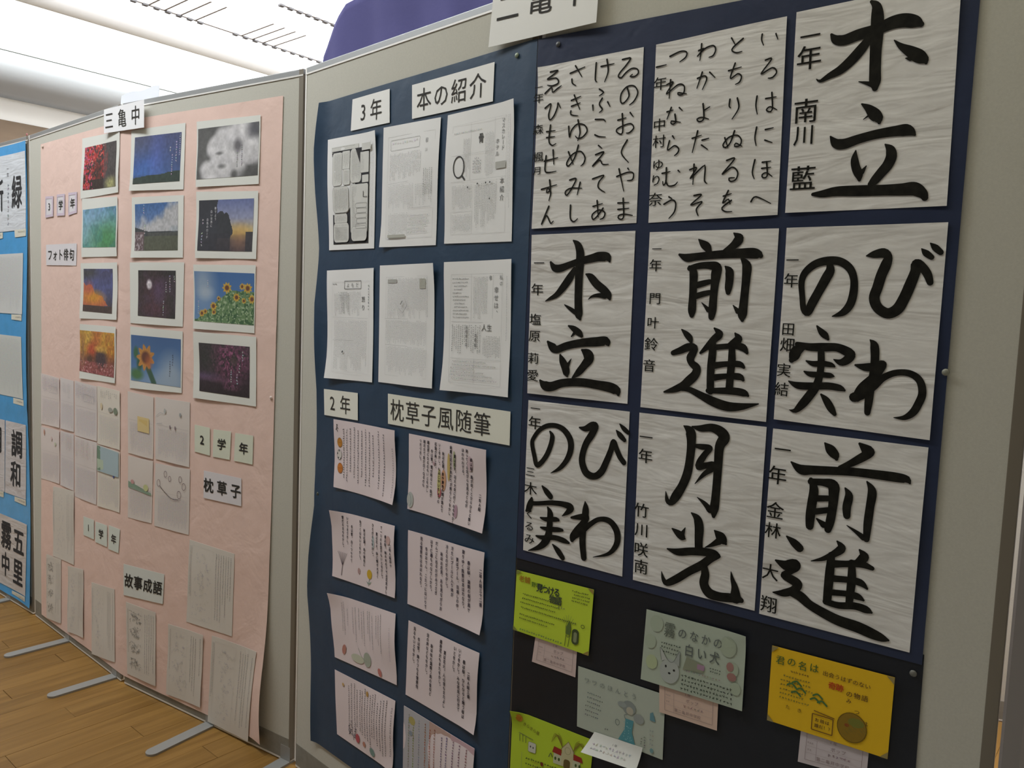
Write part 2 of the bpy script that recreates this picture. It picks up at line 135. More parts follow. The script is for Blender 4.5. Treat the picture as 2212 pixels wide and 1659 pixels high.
'h8': [[[88.4,13.9,3,97.2,22.5,15.9,106.2,32.4,14.6,108.9,38.1,6.0],[143,7.7,4.8,154.9,16.9,18.9,157.5,21.4,15.6,143.9,33,13.8,128.9,43.8,10.6,114.5,50.8,4.8],[35.9,54,3.1,52.7,64.1,16.7,71.9,62.4,15.5,102.4,58.9,14.3,136.6,55.5,14.1,170,54.4,14.9,202.5,54,15.4,217.4,55.1,11.8,222,60.2,3.4],[70.7,78.9,7.4,76.8,95.5,14.9,75.2,121,15.5,74.3,141.5,15.6,74.5,159.2,13.2],[71,82.7,11.3,90,80.8,12.5,106.6,83,18.6,109.1,100,16.3,108.7,124.9,14.3,106.7,145.3,14.3,104.3,159.6,11.5],[96.7,152.3,11.6,85.3,144.4,3.1],[82.7,109.6,11.2,101.4,106.3,9.9],[82,132.4,11.1,102.9,126,9.8],[126.4,84.6,2.9,133,95.8,12.7,131.1,115.8,13.6,132.3,130.4,11.5],[159,68.2,2.8,167.8,82.5,13.4,166.7,109.3,13.2,165.5,136.3,13.2,165.4,163.2,10.0],[160.8,161.7,10,148.9,154.3,6.3,133.5,146.3,1.3]],[[38.3,184.4,3.2,50.1,192.3,13.4,60.5,200.4,14.7],[22.8,230.7,4.1,40.9,235.8,18.4,55.4,229.9,17.2,58.4,236.9,10.4,44.3,248,10.7,38.5,254.5,12.2,52.6,259,16.3,62.9,264.3,15.3,56.4,276.3,14.1,39.6,285.7,12.7,22,288.7,2.6],[46.8,281.3,10.8,66.9,284,17.7,84.8,295,16.2,109.5,303.9,17.3,133.5,310.1,18.3,163.7,313.2,19.3,186.5,318,17.9,202.2,321,12.7,211.1,322.1,3.8],[120.8,176.2,3,128.5,185.8,13.6,117.9,198.1,11.5,100,210.9,7.2,81.4,218.9,1.5],[113.4,201.6,11.6,113,226.9,14.5,112.6,252.2,14.6,112.4,280.2,13.7],[156.9,183.4,3.7,164.3,192.8,15.4,155.2,204.8,11.0],[146.2,206.8,10.3,148.1,231.2,13.7,147.8,256.2,13.2,147.3,278.8,11.4],[114.6,216.4,13.7,137.4,211.3,11.1,159.8,206.2,12.4,177.9,209.4,7.5],[116.5,241.2,11.3,144,237.1,10.5,162.3,237.7,12.2,172.9,245,3.8],[116,265.3,10.6,141.3,261.5,10.1,159.7,261.9,11.5,169,265.8,3.8],[110.3,283.3,10.4,131.5,284.2,11.4,156.4,278.9,12.5,174.6,280.4,12.7,182.7,283.2,3.8]]],
'h0': [[[197.1,16.1,3,208.5,15.3,2.9,214.9,16.8,3.3,205.3,28.4,3.3,193.1,39.7,3.4,189.6,46.8,3.1,196.2,50.1,3.1,206,41.7,3.3,218.3,36,3,229.8,38.9,2.6,232.6,46.9,3.3,224.2,52.2,3,215.3,50.1,2.8,220.2,47.2,3.2]],[[210,70.8,3.1,214.5,86.9,3.3,203.7,98.6,3.2,197.2,95.5,3.1,197.7,80.1,3.4,209.8,68.6,3.1,225,69.8,2.6,233.1,83,3.1,226.3,97.3,3.3,216.6,103.7,3.2]],[[192.4,129.4,3,210.2,127.1,3.0],[201.6,118.3,3.2,203.8,154.1,3.3,193.6,154,2.7,190.7,147,3.3,205.8,141,3,220.9,139.5,2.7,227.5,148,3.2,219.1,155.9,3.1,211.6,156.1,2.9],[218.6,118.3,2.8,225.3,126.8,2.8]],[[214.7,169.8,3.3,203.1,191.9,3.2,219.3,212.4,2.9]],[[195.1,237.1,3,217.7,231.2,2.9,230.4,233.5,2.8,229.7,245.6,3.2,218.5,246.9,2.9],[218.6,223.5,2.9,221.3,227.1,2.9],[199.5,222.9,3.1,211.8,266.5,3.1]],[[200.1,288.2,2.9,224.2,288.7,2.8],[200.7,300.7,2.9,224.8,299.9,2.8],[211.2,280,3.2,213.7,316.1,3.2,204.1,319,2.8,202.6,313.2,3.2,213.9,310.5,2.8,232.9,313.9,2.8]],[[139.5,13.3,3.4,138.9,44.7,3.4,142.6,49.8,2.9],[150.5,21.8,3,179.3,20.9,3.0],[163.1,10.5,3.3,166.9,33.3,3.4,160,52.4,3.4]],[[148.7,64.6,2.7,158.4,72.3,3.3,149.4,77.7,3.3],[156.3,83.2,3.4,150.2,93.6,3.4,157.3,104.7,3.3,151,109.5,3.4],[135.5,93.9,3.4,136.6,104.3,3.4],[168.5,91.6,3,174.2,101.3,3.0]],[[142.3,122,2.9,160.9,124.3,2.7,165.1,129.3,2.9],[142.4,151.6,2.8,152,156,2.8,166.6,158.4,2.8]],[[151.5,173,2.8,159.7,179.6,2.8],[145.7,190.6,3,164.1,187.9,3.4,140.1,211.8,3.4,155.6,201.9,3,162.6,210.5,2.8,175.7,211.7,2.8]],[[141.4,237.2,3,166.3,232.4,2.8,156.3,244.1,3.4,155.6,255.5,3.1,170.5,265.7,2.8]],[[145.4,291.5,3,166.3,287.1,3.0],[154.1,280.6,3.3,158.4,313,3.3],[168.1,296.4,3.3,154.4,312.8,3.3,146.6,317,2.9,144.8,307.6,3.4,159,299.3,3,172.4,304.7,3.1,170.3,314.8,3.3,162.6,317.9,3.1]],[[80,24.3,3.2,114,17.1,3.2],[91.8,11.3,3.1,108.2,35.5,3.1],[84.8,36.5,3.4,86.6,44.8,3.1,95.2,50.7,2.8]],[[85.5,78,3.2,107.4,73,3.2],[86.1,89.6,3.2,106.6,85.5,3.2],[92,68.5,3.2,105.9,98,3.2],[85.2,98.7,3.5,85.6,105.7,2.8,102.4,110.2,2.8]],[[81.2,128.3,3.5,83.7,149.5,3,88.5,136.2,3.6,101.9,126.2,3.1,118.5,130.5,2.8,124.5,142.6,3.5,114.2,152.9,3.3,103.3,154,2.8,97.5,148.8,3.0],[102.8,118.3,3.4,108.2,143.1,3.5,103.5,158.7,3.5]],[[82.4,178.5,3.3,94.8,204.2,3.3],[105.4,168.1,3.5,97,192.7,3.5,83.8,206.6,3.3,79.3,200.4,3.6,91.1,185.2,3.4,110.1,180.1,2.8,121.6,192.8,3.3,119.5,204.1,3.5,112.9,209.3,3.4]],[[88,235.1,3,103.2,234,3.4,91.9,255.3,3.5,82.6,265.2,3.1,79.4,257.9,3.6,91.7,251.7,3.1,117.9,253.8,2.9],[113.2,241.8,3.5,107.6,265.8,3.5]],[[93.4,285.9,3.5,94.7,311.8,3.4,103.4,319.3,2.9,111.4,313.9,3.3]],[[31.1,13.9,3.1,49.8,13.8,3.1,37.3,21.2,3.5,24.6,27.4,2.9,46.3,28.3,2.8,52.5,38.6,3.7,38.4,42.3,3.1,25.2,39.2,2.9],[20.2,54.9,3.6,35.7,45.4,3.1,39.1,55.3,2.8,50.3,49.9,3.5,60,45.5,3.4]],[[21.8,84.6,3.5,36,78.3,3.3,31.3,98.8,3.7,34.8,109.8,2.9,44.5,102.8,3.7,52.2,87.4,3.7,53.2,78.2,2.9,60.3,89.7,3.2]],[[36.8,120.7,3.7,34.1,151.1,3.6,41.8,161.3,2.9,51.7,158.9,3.2],[27.3,132.5,3.1,48.9,132.7,3.0],[27.9,144.5,3.1,48.1,144.4,3.1]],[[24.6,191.6,3.2,57.5,187.7,3.1],[45.2,171.1,3.6,48.1,199.8,3.6],[28.4,181.3,3.7,27,209.8,3.6,34.5,215.2,3,54.6,214.6,3.0]],[[20.3,248.7,3.2,57.4,242,3.1],[39.7,231.1,3.6,42.2,251.5,3.7,33.7,255.7,3.1,36.2,247.5,3,43.9,256.4,3.6,40.4,272.9,3.7]],[[41,284.9,3.7,25.5,320.1,3.7,36.3,303.8,3.3,44,313.8,3.3,48.6,320,3,54.1,315.6,3.5]]],
'h1': [[[203,22,2.8,202.4,31.1,2.7,206.1,41.1,2.5],[226.5,25.5,2.5,230.1,35.4,2.5]],[[210.6,66.6,2.7,221.2,66.4,2.8,204.2,88.2,2.7,223,81.1,2.7,230.7,89.5,2.7,223.8,97.6,2.9,216.4,97.4,2.7]],[[198.5,124.7,2.8,197.1,140.1,2.7,200,155.2,2.7],[213.8,131.1,2.7,231.7,130.7,2.7],[224,122.3,2.7,226,150.5,2.7,220.2,153.8,2.7,215.8,150.1,2.8,222,145.8,2.6,233.9,152.6,2.4]],[[200,177.1,2.8,197.7,194.7,2.8,200.5,208.7,2.7],[215.3,183.2,2.7,229,181.8,2.7],[215.2,200.9,2.5,228.2,206.6,2.5]],[[199.5,232.7,2.8,196.2,253.5,2.8,200.1,265.5,2.6],[212.7,238.3,2.7,227.6,237.7,2.7],[212.2,248.7,2.7,228.1,248.2,2.7],[220.2,238,2.7,222.4,262.2,2.8,215.1,264.7,2.6,213.8,259.4,2.9,221.1,256.9,2.6,231,264.1,2.5]],[[196.6,304.5,2.9,204.9,296.6,2.6,231.2,310,2.5]],[[148.1,17.6,2.5,155.5,30.6,2.5],[169.4,22.8,3,152.3,34.2,3.1,150.4,40.2,2.5,158.4,44.8,2.6,168.3,44.5,2.8]],[[145.3,73.2,2.8,168.5,70.8,2.8],[157,62.5,3,149.3,86.6,2.7,162.4,81.3,2.8,169.3,86.7,2.7,166.5,95.7,3,158.9,98.7,2.9]],[[150,122.8,2.9,149,134.3,2.8,151.9,138,2.5],[163.4,122.6,2.8,166.5,140,2.9,155.1,157.6,3.0]],[[143.1,188.2,2.7,149.6,206.1,2.7],[160.6,178.5,3,153.7,198,3,145.1,205.6,2.9,140.3,200.8,3,149.9,189,3,165.5,186.6,2.6,173.7,196.1,2.7,170.8,205.3,2.9,161.9,205.4,2.5,163.9,200.2,2.7,175.3,206.9,2.5]],[[148.5,228.6,2.8,163,226.9,2.9,141.7,251.7,3,159.2,241.5,2.8,169.8,251.1,2.7,167,263.7,2.9,157.1,266,2.6,154.6,260.4,2.9,164.6,260.2,2.7]],[[145.9,291.1,2.8,160.4,287.9,2.8],[154.5,282,3,145.4,303,2.9,155.3,297.2,2.7,159.1,306.1,2.7],[161,299.8,2.9,144.6,311.6,3,150.7,318.6,2.6,163.1,319.4,2.7]],[[91.9,16.6,3,91.4,29.4,3.1,89.8,45.4,3.1],[86.6,27.5,3,97.1,26.2,3.1,84.7,36.9,2.7,98.2,26.4,3.1,114.4,24,2.6,119.4,32.4,2.9,115.2,41.3,3.1,107.2,43.1,3.0]],[[86.6,76.3,2.9,100.6,74.3,2.7,104.5,81.4,3,97.1,97.6,3.1],[95.6,67,3.1,86.3,93.7,3.1],[109.7,69.3,2.5,120.6,80.8,2.5]],[[99.5,123,3,102,149.4,3.1,92.8,153.7,2.8,89.1,148.8,3.1,98.4,146.8,2.7,111.5,151.8,2.6],[101.3,135.2,3,112.7,130.3,3.0]],[[81.2,181.9,2.9,98.8,178.5,2.9],[91.3,169.9,3.1,82.5,207.5,3.1],[100.4,187.5,2.9,113.2,185.7,2.9],[99.7,196.1,2.6,111.8,205.2,2.6]],[[87.1,229,3,86.5,265.5,3.0],[79.2,238.2,2.9,92.2,236.1,3,81.2,253.9,2.9,103.9,235,3,108.7,236.6,2.9,108.7,260.7,2.9,113.6,265.6,2.7]],[[89.9,285.8,2.8,104.1,285.7,3,84.7,302.1,3,105.8,298,2.7,95.9,310.6,3.1,100,323.1,2.9]],[[29.9,27.1,3.1,50.4,22,3,62.7,25.3,2.6,61.9,33.9,3.2,50.1,40.6,3.2]],[[33.2,69.9,3.2,31.9,103.1,3.2],[26.2,77.7,3.1,38.4,75.2,3.2,25.8,94.4,2.6,48.5,81.2,3.1,60.8,85.4,2.7,60.3,98.5,3.2,51.9,100.5,2.7,49.2,95.7,2.9,66.4,100.5,2.7]],[[28.7,127.3,3,40.9,125.6,3.0],[37,120.6,3.2,29.3,140.8,3.3],[53,122.9,2.7,59.4,129.3,2.7],[45,134,3.1,47,148.8,3.2,39.7,151.2,2.7,38.2,145.4,2.9,56.8,150.1,2.7]],[[42,172.8,2.8,46,178.8,2.8],[36.3,181.1,3.2,33.4,197.6,2.8,46.6,191.2,2.9,55.5,197.8,2.9,53.4,205.4,3.2,47.5,209.3,3.1]],[[24.2,239.7,3,40.3,237.8,2.9],[32.5,230.3,3.2,32.5,256.4,3.2,27.8,261.7,2.8,26.2,254.7,3.1],[32.4,254.1,2.9,37.9,263.7,2.7,50.2,263.6,3,56,258.4,3.1],[56.2,237.1,2.7,60,240.8,2.7]],[[40.1,284.3,2.8,46.5,288.1,2.8],[30.8,297.2,3.1,46.6,290.4,2.9,54.2,296.6,3,52.6,312.3,3.2,42.1,324.2,3.2]],[[3.2,42,3,23.1,41,3.0]]],
}
# small hand-written characters: character, x, y, width, height in mm
GLYPHS = {
'h2': [('一', 25.1, 43.7, 34.4, 34.4), ('年', 25.1, 78.7, 42.3, 42.4), ('南', 24.3, 165.5, 42.6, 42.8), ('川', 23.7, 205.2, 35.7, 35.9), ('藍', 25.9, 277.6, 43.8, 44.2)],
'h3': [('一', 20.8, 59.0, 28.2, 23.2), ('年', 18.2, 114.1, 32.8, 27.0), ('塩', 15.8, 177.0, 31.4, 25.9), ('原', 15.5, 211.7, 31.5, 26.0), ('莉', 14.1, 259.0, 30.1, 24.9), ('愛', 13.7, 295.3, 31.6, 26.2)],
'h4': [('一', 16.9, 32.0, 20.8, 18.9), ('年', 16.1, 62.8, 27.4, 24.9), ('門', 18.5, 125.3, 26.1, 23.9), ('叶', 17.3, 171.3, 26.2, 24.0), ('鈴', 15.8, 212.3, 29.0, 26.5), ('音', 14.2, 253.5, 27.7, 25.4)],
'h5': [('一', 13.3, 55.3, 22.3, 22.5), ('年', 13.3, 90.0, 25.9, 26.2), ('田', 14.2, 173.5, 23.6, 24.0), ('畑', 14.9, 200.9, 26.0, 26.4), ('実', 11.9, 245.0, 25.0, 25.4), ('結', 10.5, 278.7, 25.1, 25.5)],
'h6': [('一', 19.5, 16.2, 26.4, 22.0), ('年', 19.5, 46.9, 35.2, 29.4), ('三', 13.8, 153.1, 26.6, 22.3), ('木', 15.5, 189.1, 35.5, 29.7), ('く', 15.0, 245.7, 25.2, 21.2), ('る', 14.7, 272.2, 26.8, 22.5), ('み', 15.9, 299.8, 28.3, 23.8)],
'h7': [('一', 16.6, 45.9, 29.2, 26.9), ('年', 16.9, 82.8, 31.9, 29.4), ('竹', 13.5, 190.0, 32.2, 29.7), ('川', 15.2, 228.4, 30.9, 28.5), ('咲', 15.5, 267.1, 32.2, 29.9), ('南', 17.0, 301.3, 32.2, 29.9)],
'h8': [('一', 19.5, 34.6, 29.8, 30.5), ('年', 14.1, 80.4, 33.8, 34.5), ('金', 15.0, 142.8, 31.4, 32.1), ('林', 13.8, 178.5, 28.9, 29.7), ('大', 14.3, 253.7, 30.3, 31.2), ('翔', 16.1, 312.2, 30.4, 31.4)],
'h0': [('一', 3.3, 40.0, 21.3, 16.7), ('年', 3.9, 62.1, 27.5, 21.5), ('森', 5.8, 125.3, 27.4, 21.6), ('楓', 8.5, 181.3, 27.1, 21.7), ('月', 7.9, 209.3, 22.6, 18.1)],
'h1': [('年', 12.3, 73.2, 29.0, 26.0), ('中', 14.3, 149.0, 27.8, 25.0), ('村', 15.0, 179.7, 27.8, 25.1), ('ゆ', 14.6, 222.9, 25.4, 22.9), ('り', 12.2, 251.2, 25.5, 23.0), ('奈', 12.7, 286.8, 29.3, 26.5)],
}
CAMERA_HEIGHT, CAMERA_PITCH, CAMERA_ROLL, FOCAL = 1.3935, 0.08384, 0.03895, 1694.89


# ---------------------------------------------------------------- camera
def camera():
    cam = bpy.data.cameras.new('camera'); cam.sensor_width = 36; cam.sensor_fit = 'HORIZONTAL'
    cam.lens = FOCAL / 2212 * 36; cam.clip_start = 0.02
    o = bpy.data.objects.new('camera', cam); COL.objects.link(o)
    cp, sp, cr, sr = math.cos(CAMERA_PITCH), math.sin(CAMERA_PITCH), math.cos(CAMERA_ROLL), math.sin(CAMERA_ROLL)
    f = Vector((0, cp, -sp)); u = Vector((0, sp, cp)); r = Vector((1, 0, 0))
    r2 = cr * r + sr * u; u2 = -sr * r + cr * u
    m = Matrix((r2, u2, -f)).transposed().to_4x4(); m.translation = (0, 0, CAMERA_HEIGHT)
    o.matrix_world = m; SC.camera = o
camera()
SC.view_settings.view_transform = 'Standard'; SC.view_settings.look = 'None'
SC.view_settings.exposure = 0.0; SC.view_settings.gamma = 1; SC.view_settings.use_curve_mapping = False

# ---------------------------------------------------------------- light
WORLD_STRENGTH, WORLD_COLOR = 0.02, (1, 1, 1)
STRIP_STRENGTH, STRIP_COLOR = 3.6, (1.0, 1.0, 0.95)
GLOW_STRENGTH, GLOW_COLOR = 5.5, (1, 1, 1)
LAMP_D, LAMP_D_COLOR = 64.0, (0.93, 0.97, 1.0)
LAMP_E, LAMP_E_COLOR = 12.0, (1.06, 1.02, 0.78)
w = bpy.data.worlds.new('world'); SC.world = w; w.use_nodes = True
w.node_tree.nodes['Background'].inputs[0].default_value = (*WORLD_COLOR, 1)
w.node_tree.nodes['Background'].inputs[1].default_value = WORLD_STRENGTH
# room frame: E runs along the row of boards (to the right), T runs away along the ceiling beams
TD = Vector((0.6428, 0.7660, 0)); ED = Vector((0.7660, -0.6428, 0))
# the added fill lamps follow the row of boards
LT = Vector((0.5976, 0.8018, 0)); LE = Vector((0.8018, -0.5976, 0))
def room(e, t, z): return ED * e + TD * t + Vector((0, 0, z))
def area_light(name, e0, e1, t0, t1, z, watts, color=(1, 1, 1)):
    l = bpy.data.lights.new(name, 'AREA'); l.shape = 'RECTANGLE'
    l.size = e1 - e0; l.size_y = t1 - t0; l.energy = watts; l.color = color
    o = bpy.data.objects.new(name, l); COL.objects.link(o)
    m = Matrix((LE, LT, Vector((0, 0, 1)))).transposed().to_4x4(); m.translation = LE * (e0 + e1) / 2 + LT * (t0 + t1) / 2 + Vector((0, 0, z))
    o.matrix_world = m; return o
if LAMP_D: area_light('fill_light_row_left', -4.5, -1.7, .35, .75, 3.38, LAMP_D, LAMP_D_COLOR)  # unseen fill lamp, added to brighten the board tops on the left
if LAMP_E: area_light('fill_light_row_right', -1.5, 0.6, .35, .75, 3.38, LAMP_E, LAMP_E_COLOR)  # second added fill, no fixture, for the right-hand boards

# ---------------------------------------------------------------- materials
def lin(c):
    if isinstance(c, str): c = tuple(int(c[i:i + 2], 16) / 255 for i in (0, 2, 4))
    return tuple((x / 12.92 if x <= .04045 else ((x + .055) / 1.055) ** 2.4) for x in c)
MATS = {}
def mat(name, color='808080', rough=.6, metal=0, bump=None, vary=None, objcol=False, attr=None, emit=None, emitcol=None, coat=0, spec=.5, uv=False, sub=None):
    """bump=(scale xyz, strength, distance, detail); vary=(scale, amount)"""
    if name in MATS: return MATS[name]
    m = bpy.data.materials.new(name); m.use_nodes = True; nt = m.node_tree; N = nt.nodes; L = nt.links
    b = N['Principled BSDF']; b.inputs['Roughness'].default_value = rough; b.inputs['Metallic'].default_value = metal
    b.inputs['Specular IOR Level'].default_value = spec
    rgb = N.new('ShaderNodeRGB'); rgb.outputs[0].default_value = (*lin(color), 1); src = rgb.outputs[0]
    if objcol: oi = N.new('ShaderNodeObjectInfo'); src = oi.outputs['Color']
    if attr: a = N.new('ShaderNodeAttribute'); a.attribute_name = attr; src = a.outputs['Color']
    tc = N.new('ShaderNodeTexCoord'); co = tc.outputs['UV' if uv else 'Object']
    if vary:
        mp = N.new('ShaderNodeMapping'); s = vary[0]; mp.inputs['Scale'].default_value = s if isinstance(s, tuple) else (s, s, s)
        L.new(co, mp.inputs[0]); n = N.new('ShaderNodeTexNoise'); n.inputs['Scale'].default_value = 1; n.inputs['Detail'].default_value = 5
        L.new(mp.outputs[0], n.inputs['Vector'])
        mr = N.new('ShaderNodeMapRange'); mr.inputs[1].default_value = .3; mr.inputs[2].default_value = .7
        mr.inputs[3].default_value = 1 - vary[1]; mr.inputs[4].default_value = 1 + vary[1]; L.new(n.outputs['Fac'], mr.inputs[0])
        vm = N.new('ShaderNodeVectorMath'); vm.operation = 'SCALE'; L.new(src, vm.inputs[0]); L.new(mr.outputs[0], vm.inputs['Scale']); src = vm.outputs[0]
    L.new(src, b.inputs['Base Color'])
    if bump:
        prev = None
        for (sc, st, di, de, dist) in bump:
            mp = N.new('ShaderNodeMapping'); mp.inputs['Scale'].default_value = sc if isinstance(sc, tuple) else (sc, sc, sc)
            if isinstance(sc, tuple) and uv: mp.inputs['Rotation'].default_value = (0, 0, .12)
            L.new(co, mp.inputs[0])
            n = N.new('ShaderNodeTexNoise'); n.inputs['Scale'].default_value = 1; n.inputs['Detail'].default_value = de; n.inputs['Distortion'].default_value = dist
            oi = N.new('ShaderNodeObjectInfo'); ad = N.new('ShaderNodeVectorMath'); ad.operation = 'ADD'; ml = N.new('ShaderNodeMath'); ml.operation = 'MULTIPLY'; ml.inputs[1].default_value = 60
            L.new(oi.outputs['Random'], ml.inputs[0]); L.new(mp.outputs[0], ad.inputs[0]); L.new(ml.outputs[0], ad.inputs[1]); L.new(ad.outputs[0], n.inputs['Vector'])
            bp = N.new('ShaderNodeBump'); bp.inputs['Strength'].default_value = st; bp.inputs['Distance'].default_value = di
            L.new(n.outputs['Fac'], bp.inputs['Height'])
            if prev: L.new(prev.outputs[0], bp.inputs['Normal'])
            prev = bp
        L.new(prev.outputs[0], b.inputs['Normal'])
    if emit is not None:
        b.inputs['Emission Color'].default_value = (*(emitcol if isinstance(emitcol, tuple) else lin(color)), 1); b.inputs['Emission Strength'].default_value = emit
    MATS[name] = m; return m
M_fabric = mat('board_fabric', 'c2c0b6', .95, bump=[(900., .25, .0006, 2, 0)], vary=(260., .035), spec=.2)
M_rail = mat('rail_grey_metal', '9b9d9e', .45, .6)
M_lip = mat('rail_bright_lip', 'e4e2de', .4, .2)
M_post = mat('post_lavender_grey', '8c8684', .5, .3)
M_stile = mat('stile_gap_shade', '7b7366', .6, .2)  # dark brown-grey carries the shadow of the joint gaps
M_dark = mat('dark_gap', '4e463c', .7)
M_kick = mat('kick_rail_grey', '8a8880', .6, .2, vary=(40., .1))
M_foot = mat('foot_grey_metal', '9a9a98', .5, .35)
M_print = mat('coloured_print', attr='Col', rough=.75, spec=.25)
M_ink = mat('brush_ink', '1f1e1a', .75, vary=(70., .45), spec=.12)
M_paper = mat('paper', objcol=True, rough=.85, bump=[(14., .15, .004, 3, 0)], spec=.3)
M_washi = mat('calligraphy_paper', objcol=True, rough=.8, uv=True, bump=[((.55, 2.6, 1), .32, .009, 2, 1.3), ((.45, .9, 1), .3, .014, 2, 1.0), ((2.2, 6, 1), .22, .003, 2, .8)], vary=((4, 4, 4), .03), spec=.3)
M_card = mat('construction_paper', objcol=True, rough=.45, uv=True, bump=[((.9, .9, 1), .5, .006, 3, .5), ((9, 9, 1), .12, .002, 4, .3)], vary=((2, 2, 2), .06), spec=.35)
M_pinkp = mat('thin_pink_paper', objcol=True, rough=.85, uv=True, bump=[((.8, .8, 1), .45, .008, 3, .8), ((4, 3, 1), .25, .003, 4, .5)], vary=((1.5, 1.5, 1), .025), spec=.2)

# ---------------------------------------------------------------- objects
def tag(o, label=None, cat=None, group=None, kind=None):
    for k, v in (('label', label), ('category', cat), ('group', group), ('kind', kind)):
        if v: o[k] = v
    return o
def mesh_obj(name, verts, faces, m, parent=None, origin=None, color=None, cols=None, uvs=None, smooth=False):
    me = bpy.data.meshes.new(name)
    og = Vector(origin) if origin is not None else Vector((0, 0, 0))
    me.from_pydata([tuple(Vector(v) - og) for v in verts], [], faces)
    if cols is not None:
        a = me.color_attributes.new('Col', 'FLOAT_COLOR', 'CORNER')
        arr = np.ones((len(me.loops), 4), np.float32); i = 0
        c = np.array(cols, np.float32); n = np.array([len(f) for f in faces])
        arr[:, :3] = np.repeat(c, n, axis=0); a.data.foreach_set('color', arr.ravel())
    if uvs is not None:
        u = me.uv_layers.new(name='UVMap'); li = np.empty(len(me.loops), np.int32); me.loops.foreach_get('vertex_index', li)
        u.data.foreach_set('uv', np.array(uvs, np.float32)[li].ravel())
    if smooth: me.polygons.foreach_set('use_smooth', [True] * len(me.polygons))
    me.materials.append(m); me.update()
    o = bpy.data.objects.new(name, me); COL.objects.link(o); o.location = og
    if parent is not None:
        o.parent = parent; o.location = og - parent.location
    if color is not None: o.color = (*lin(color), 1)
    return o
def boxes(specs, frame):
    """specs (a0,a1,b0,b1,c0,c1[,bevel]) in a local frame function -> verts, faces"""
    V, F = [], []
    for s in specs:
        a0, a1, b0, b1, c0, c1 = s[:6]
        k = len(V)
        for a in (a0, a1):
            for b in (b0, b1):
                for c in (c0, c1): V.append(frame(a, b, c))
        for f in ((0, 1, 3, 2), (4, 6, 7, 5), (0, 4, 5, 1), (2, 3, 7, 6), (0, 2, 6, 4), (1, 5, 7, 3)): F.append([k + i for i in f])
    return V, F
def fix(o, bevel=0):
    bm = bmesh.new(); bm.from_mesh(o.data); bmesh.ops.recalc_face_normals(bm, faces=bm.faces)
    if bevel: bmesh.ops.bevel(bm, geom=bm.edges[:], offset=bevel, segments=2, affect='EDGES', profile=.7)
    bm.to_mesh(o.data); bm.free(); return o
def box_obj(name, specs, frame, m, parent=None, origin=None, bevel=0):
    V, F = boxes(specs, frame); return fix(mesh_obj(name, V, F, m, parent, origin), bevel)

# ---------------------------------------------------------------- the zigzag of boards
JN = [Vector((x, y, 0)) for x, y in JOINTS]
DIRS = [(JN[i + 1] - JN[i]).normalized() for i in range(5)]
NRM = [Vector((d.y, -d.x, 0)) for d in DIRS]
def at(S, z, n=0.0):
    """metres along the boards, height, distance in front of the board face"""
    k = min(max(int(S // PANEL_WIDTH), 0), 4)
    s = S - k * PANEL_WIDTH
    return JN[k] + DIRS[k] * s + NRM[k] * n + Vector((0, 0, z))
def bump1(x, w): return math.exp(-(x / w) ** 2)
def back_n(S, z):
    """slow waves of the backing papers, which the sheets on them follow"""
    n = 0.0
    if 0.95 < S < 2.66:            # pink paper
        n += .0015 * (1 + math.sin(S * 7 + z * 3)) * (.6 + .4 * math.sin(z * 5))
        n += .030 * max(0, (S - 2.42) / .17) ** 2 * bump1(z - .14, .2)
    elif 2.66 <= S < 3.6:          # left navy paper
        n += .001 * (1 + math.sin(S * 9 + z * 3))
    elif S >= 3.6:
        n += .0007 * (1 + math.sin(S * 6 + z * 4))
    elif S < .93:                  # blue paper
        n += .012 * max(0, (S - .70) / .19) ** 2 * (.55 + .45 * math.sin(z * 5 + 2.2)) + .001 * (1 + math.sin(S * 6 + z * 3))
    return n
def fold_n(S, z):
    """sharp folds and loose edges of the backing papers themselves"""
    n = 0.0
    if 0.95 < S < 2.66:
        n += .0007 * bump1(z - (.615 + .010 * math.sin(S * 7)), .022) + .0008 * bump1(z - 1.32, .02) + .0006 * bump1(S - 2.19, .02) * (z < 1.4) + .001 * bump1(S - 1.40, .02)
    elif 2.66 <= S < 3.6:
        n += .014 * max(0, (2.845 - S) / .045) ** 1.5 * (1 + math.sin(z * 11)) * .5 + .0014 * bump1(z - .88, .02)
    elif S >= 3.6: n += .0010 * bump1(z - 1.58, .02)
    else: n += .012 * max(0, (.05 - z) / .05) ** 2 + .0015 * bump1(z - .93, .02)
    return n
def bil(c, u, v):
    a = [(1 - u) * (1 - v), u * (1 - v), u * v, (1 - u) * v]
    return sum(a[i] * c[i][0] for i in range(4)), sum(a[i] * c[i][1] for i in range(4))
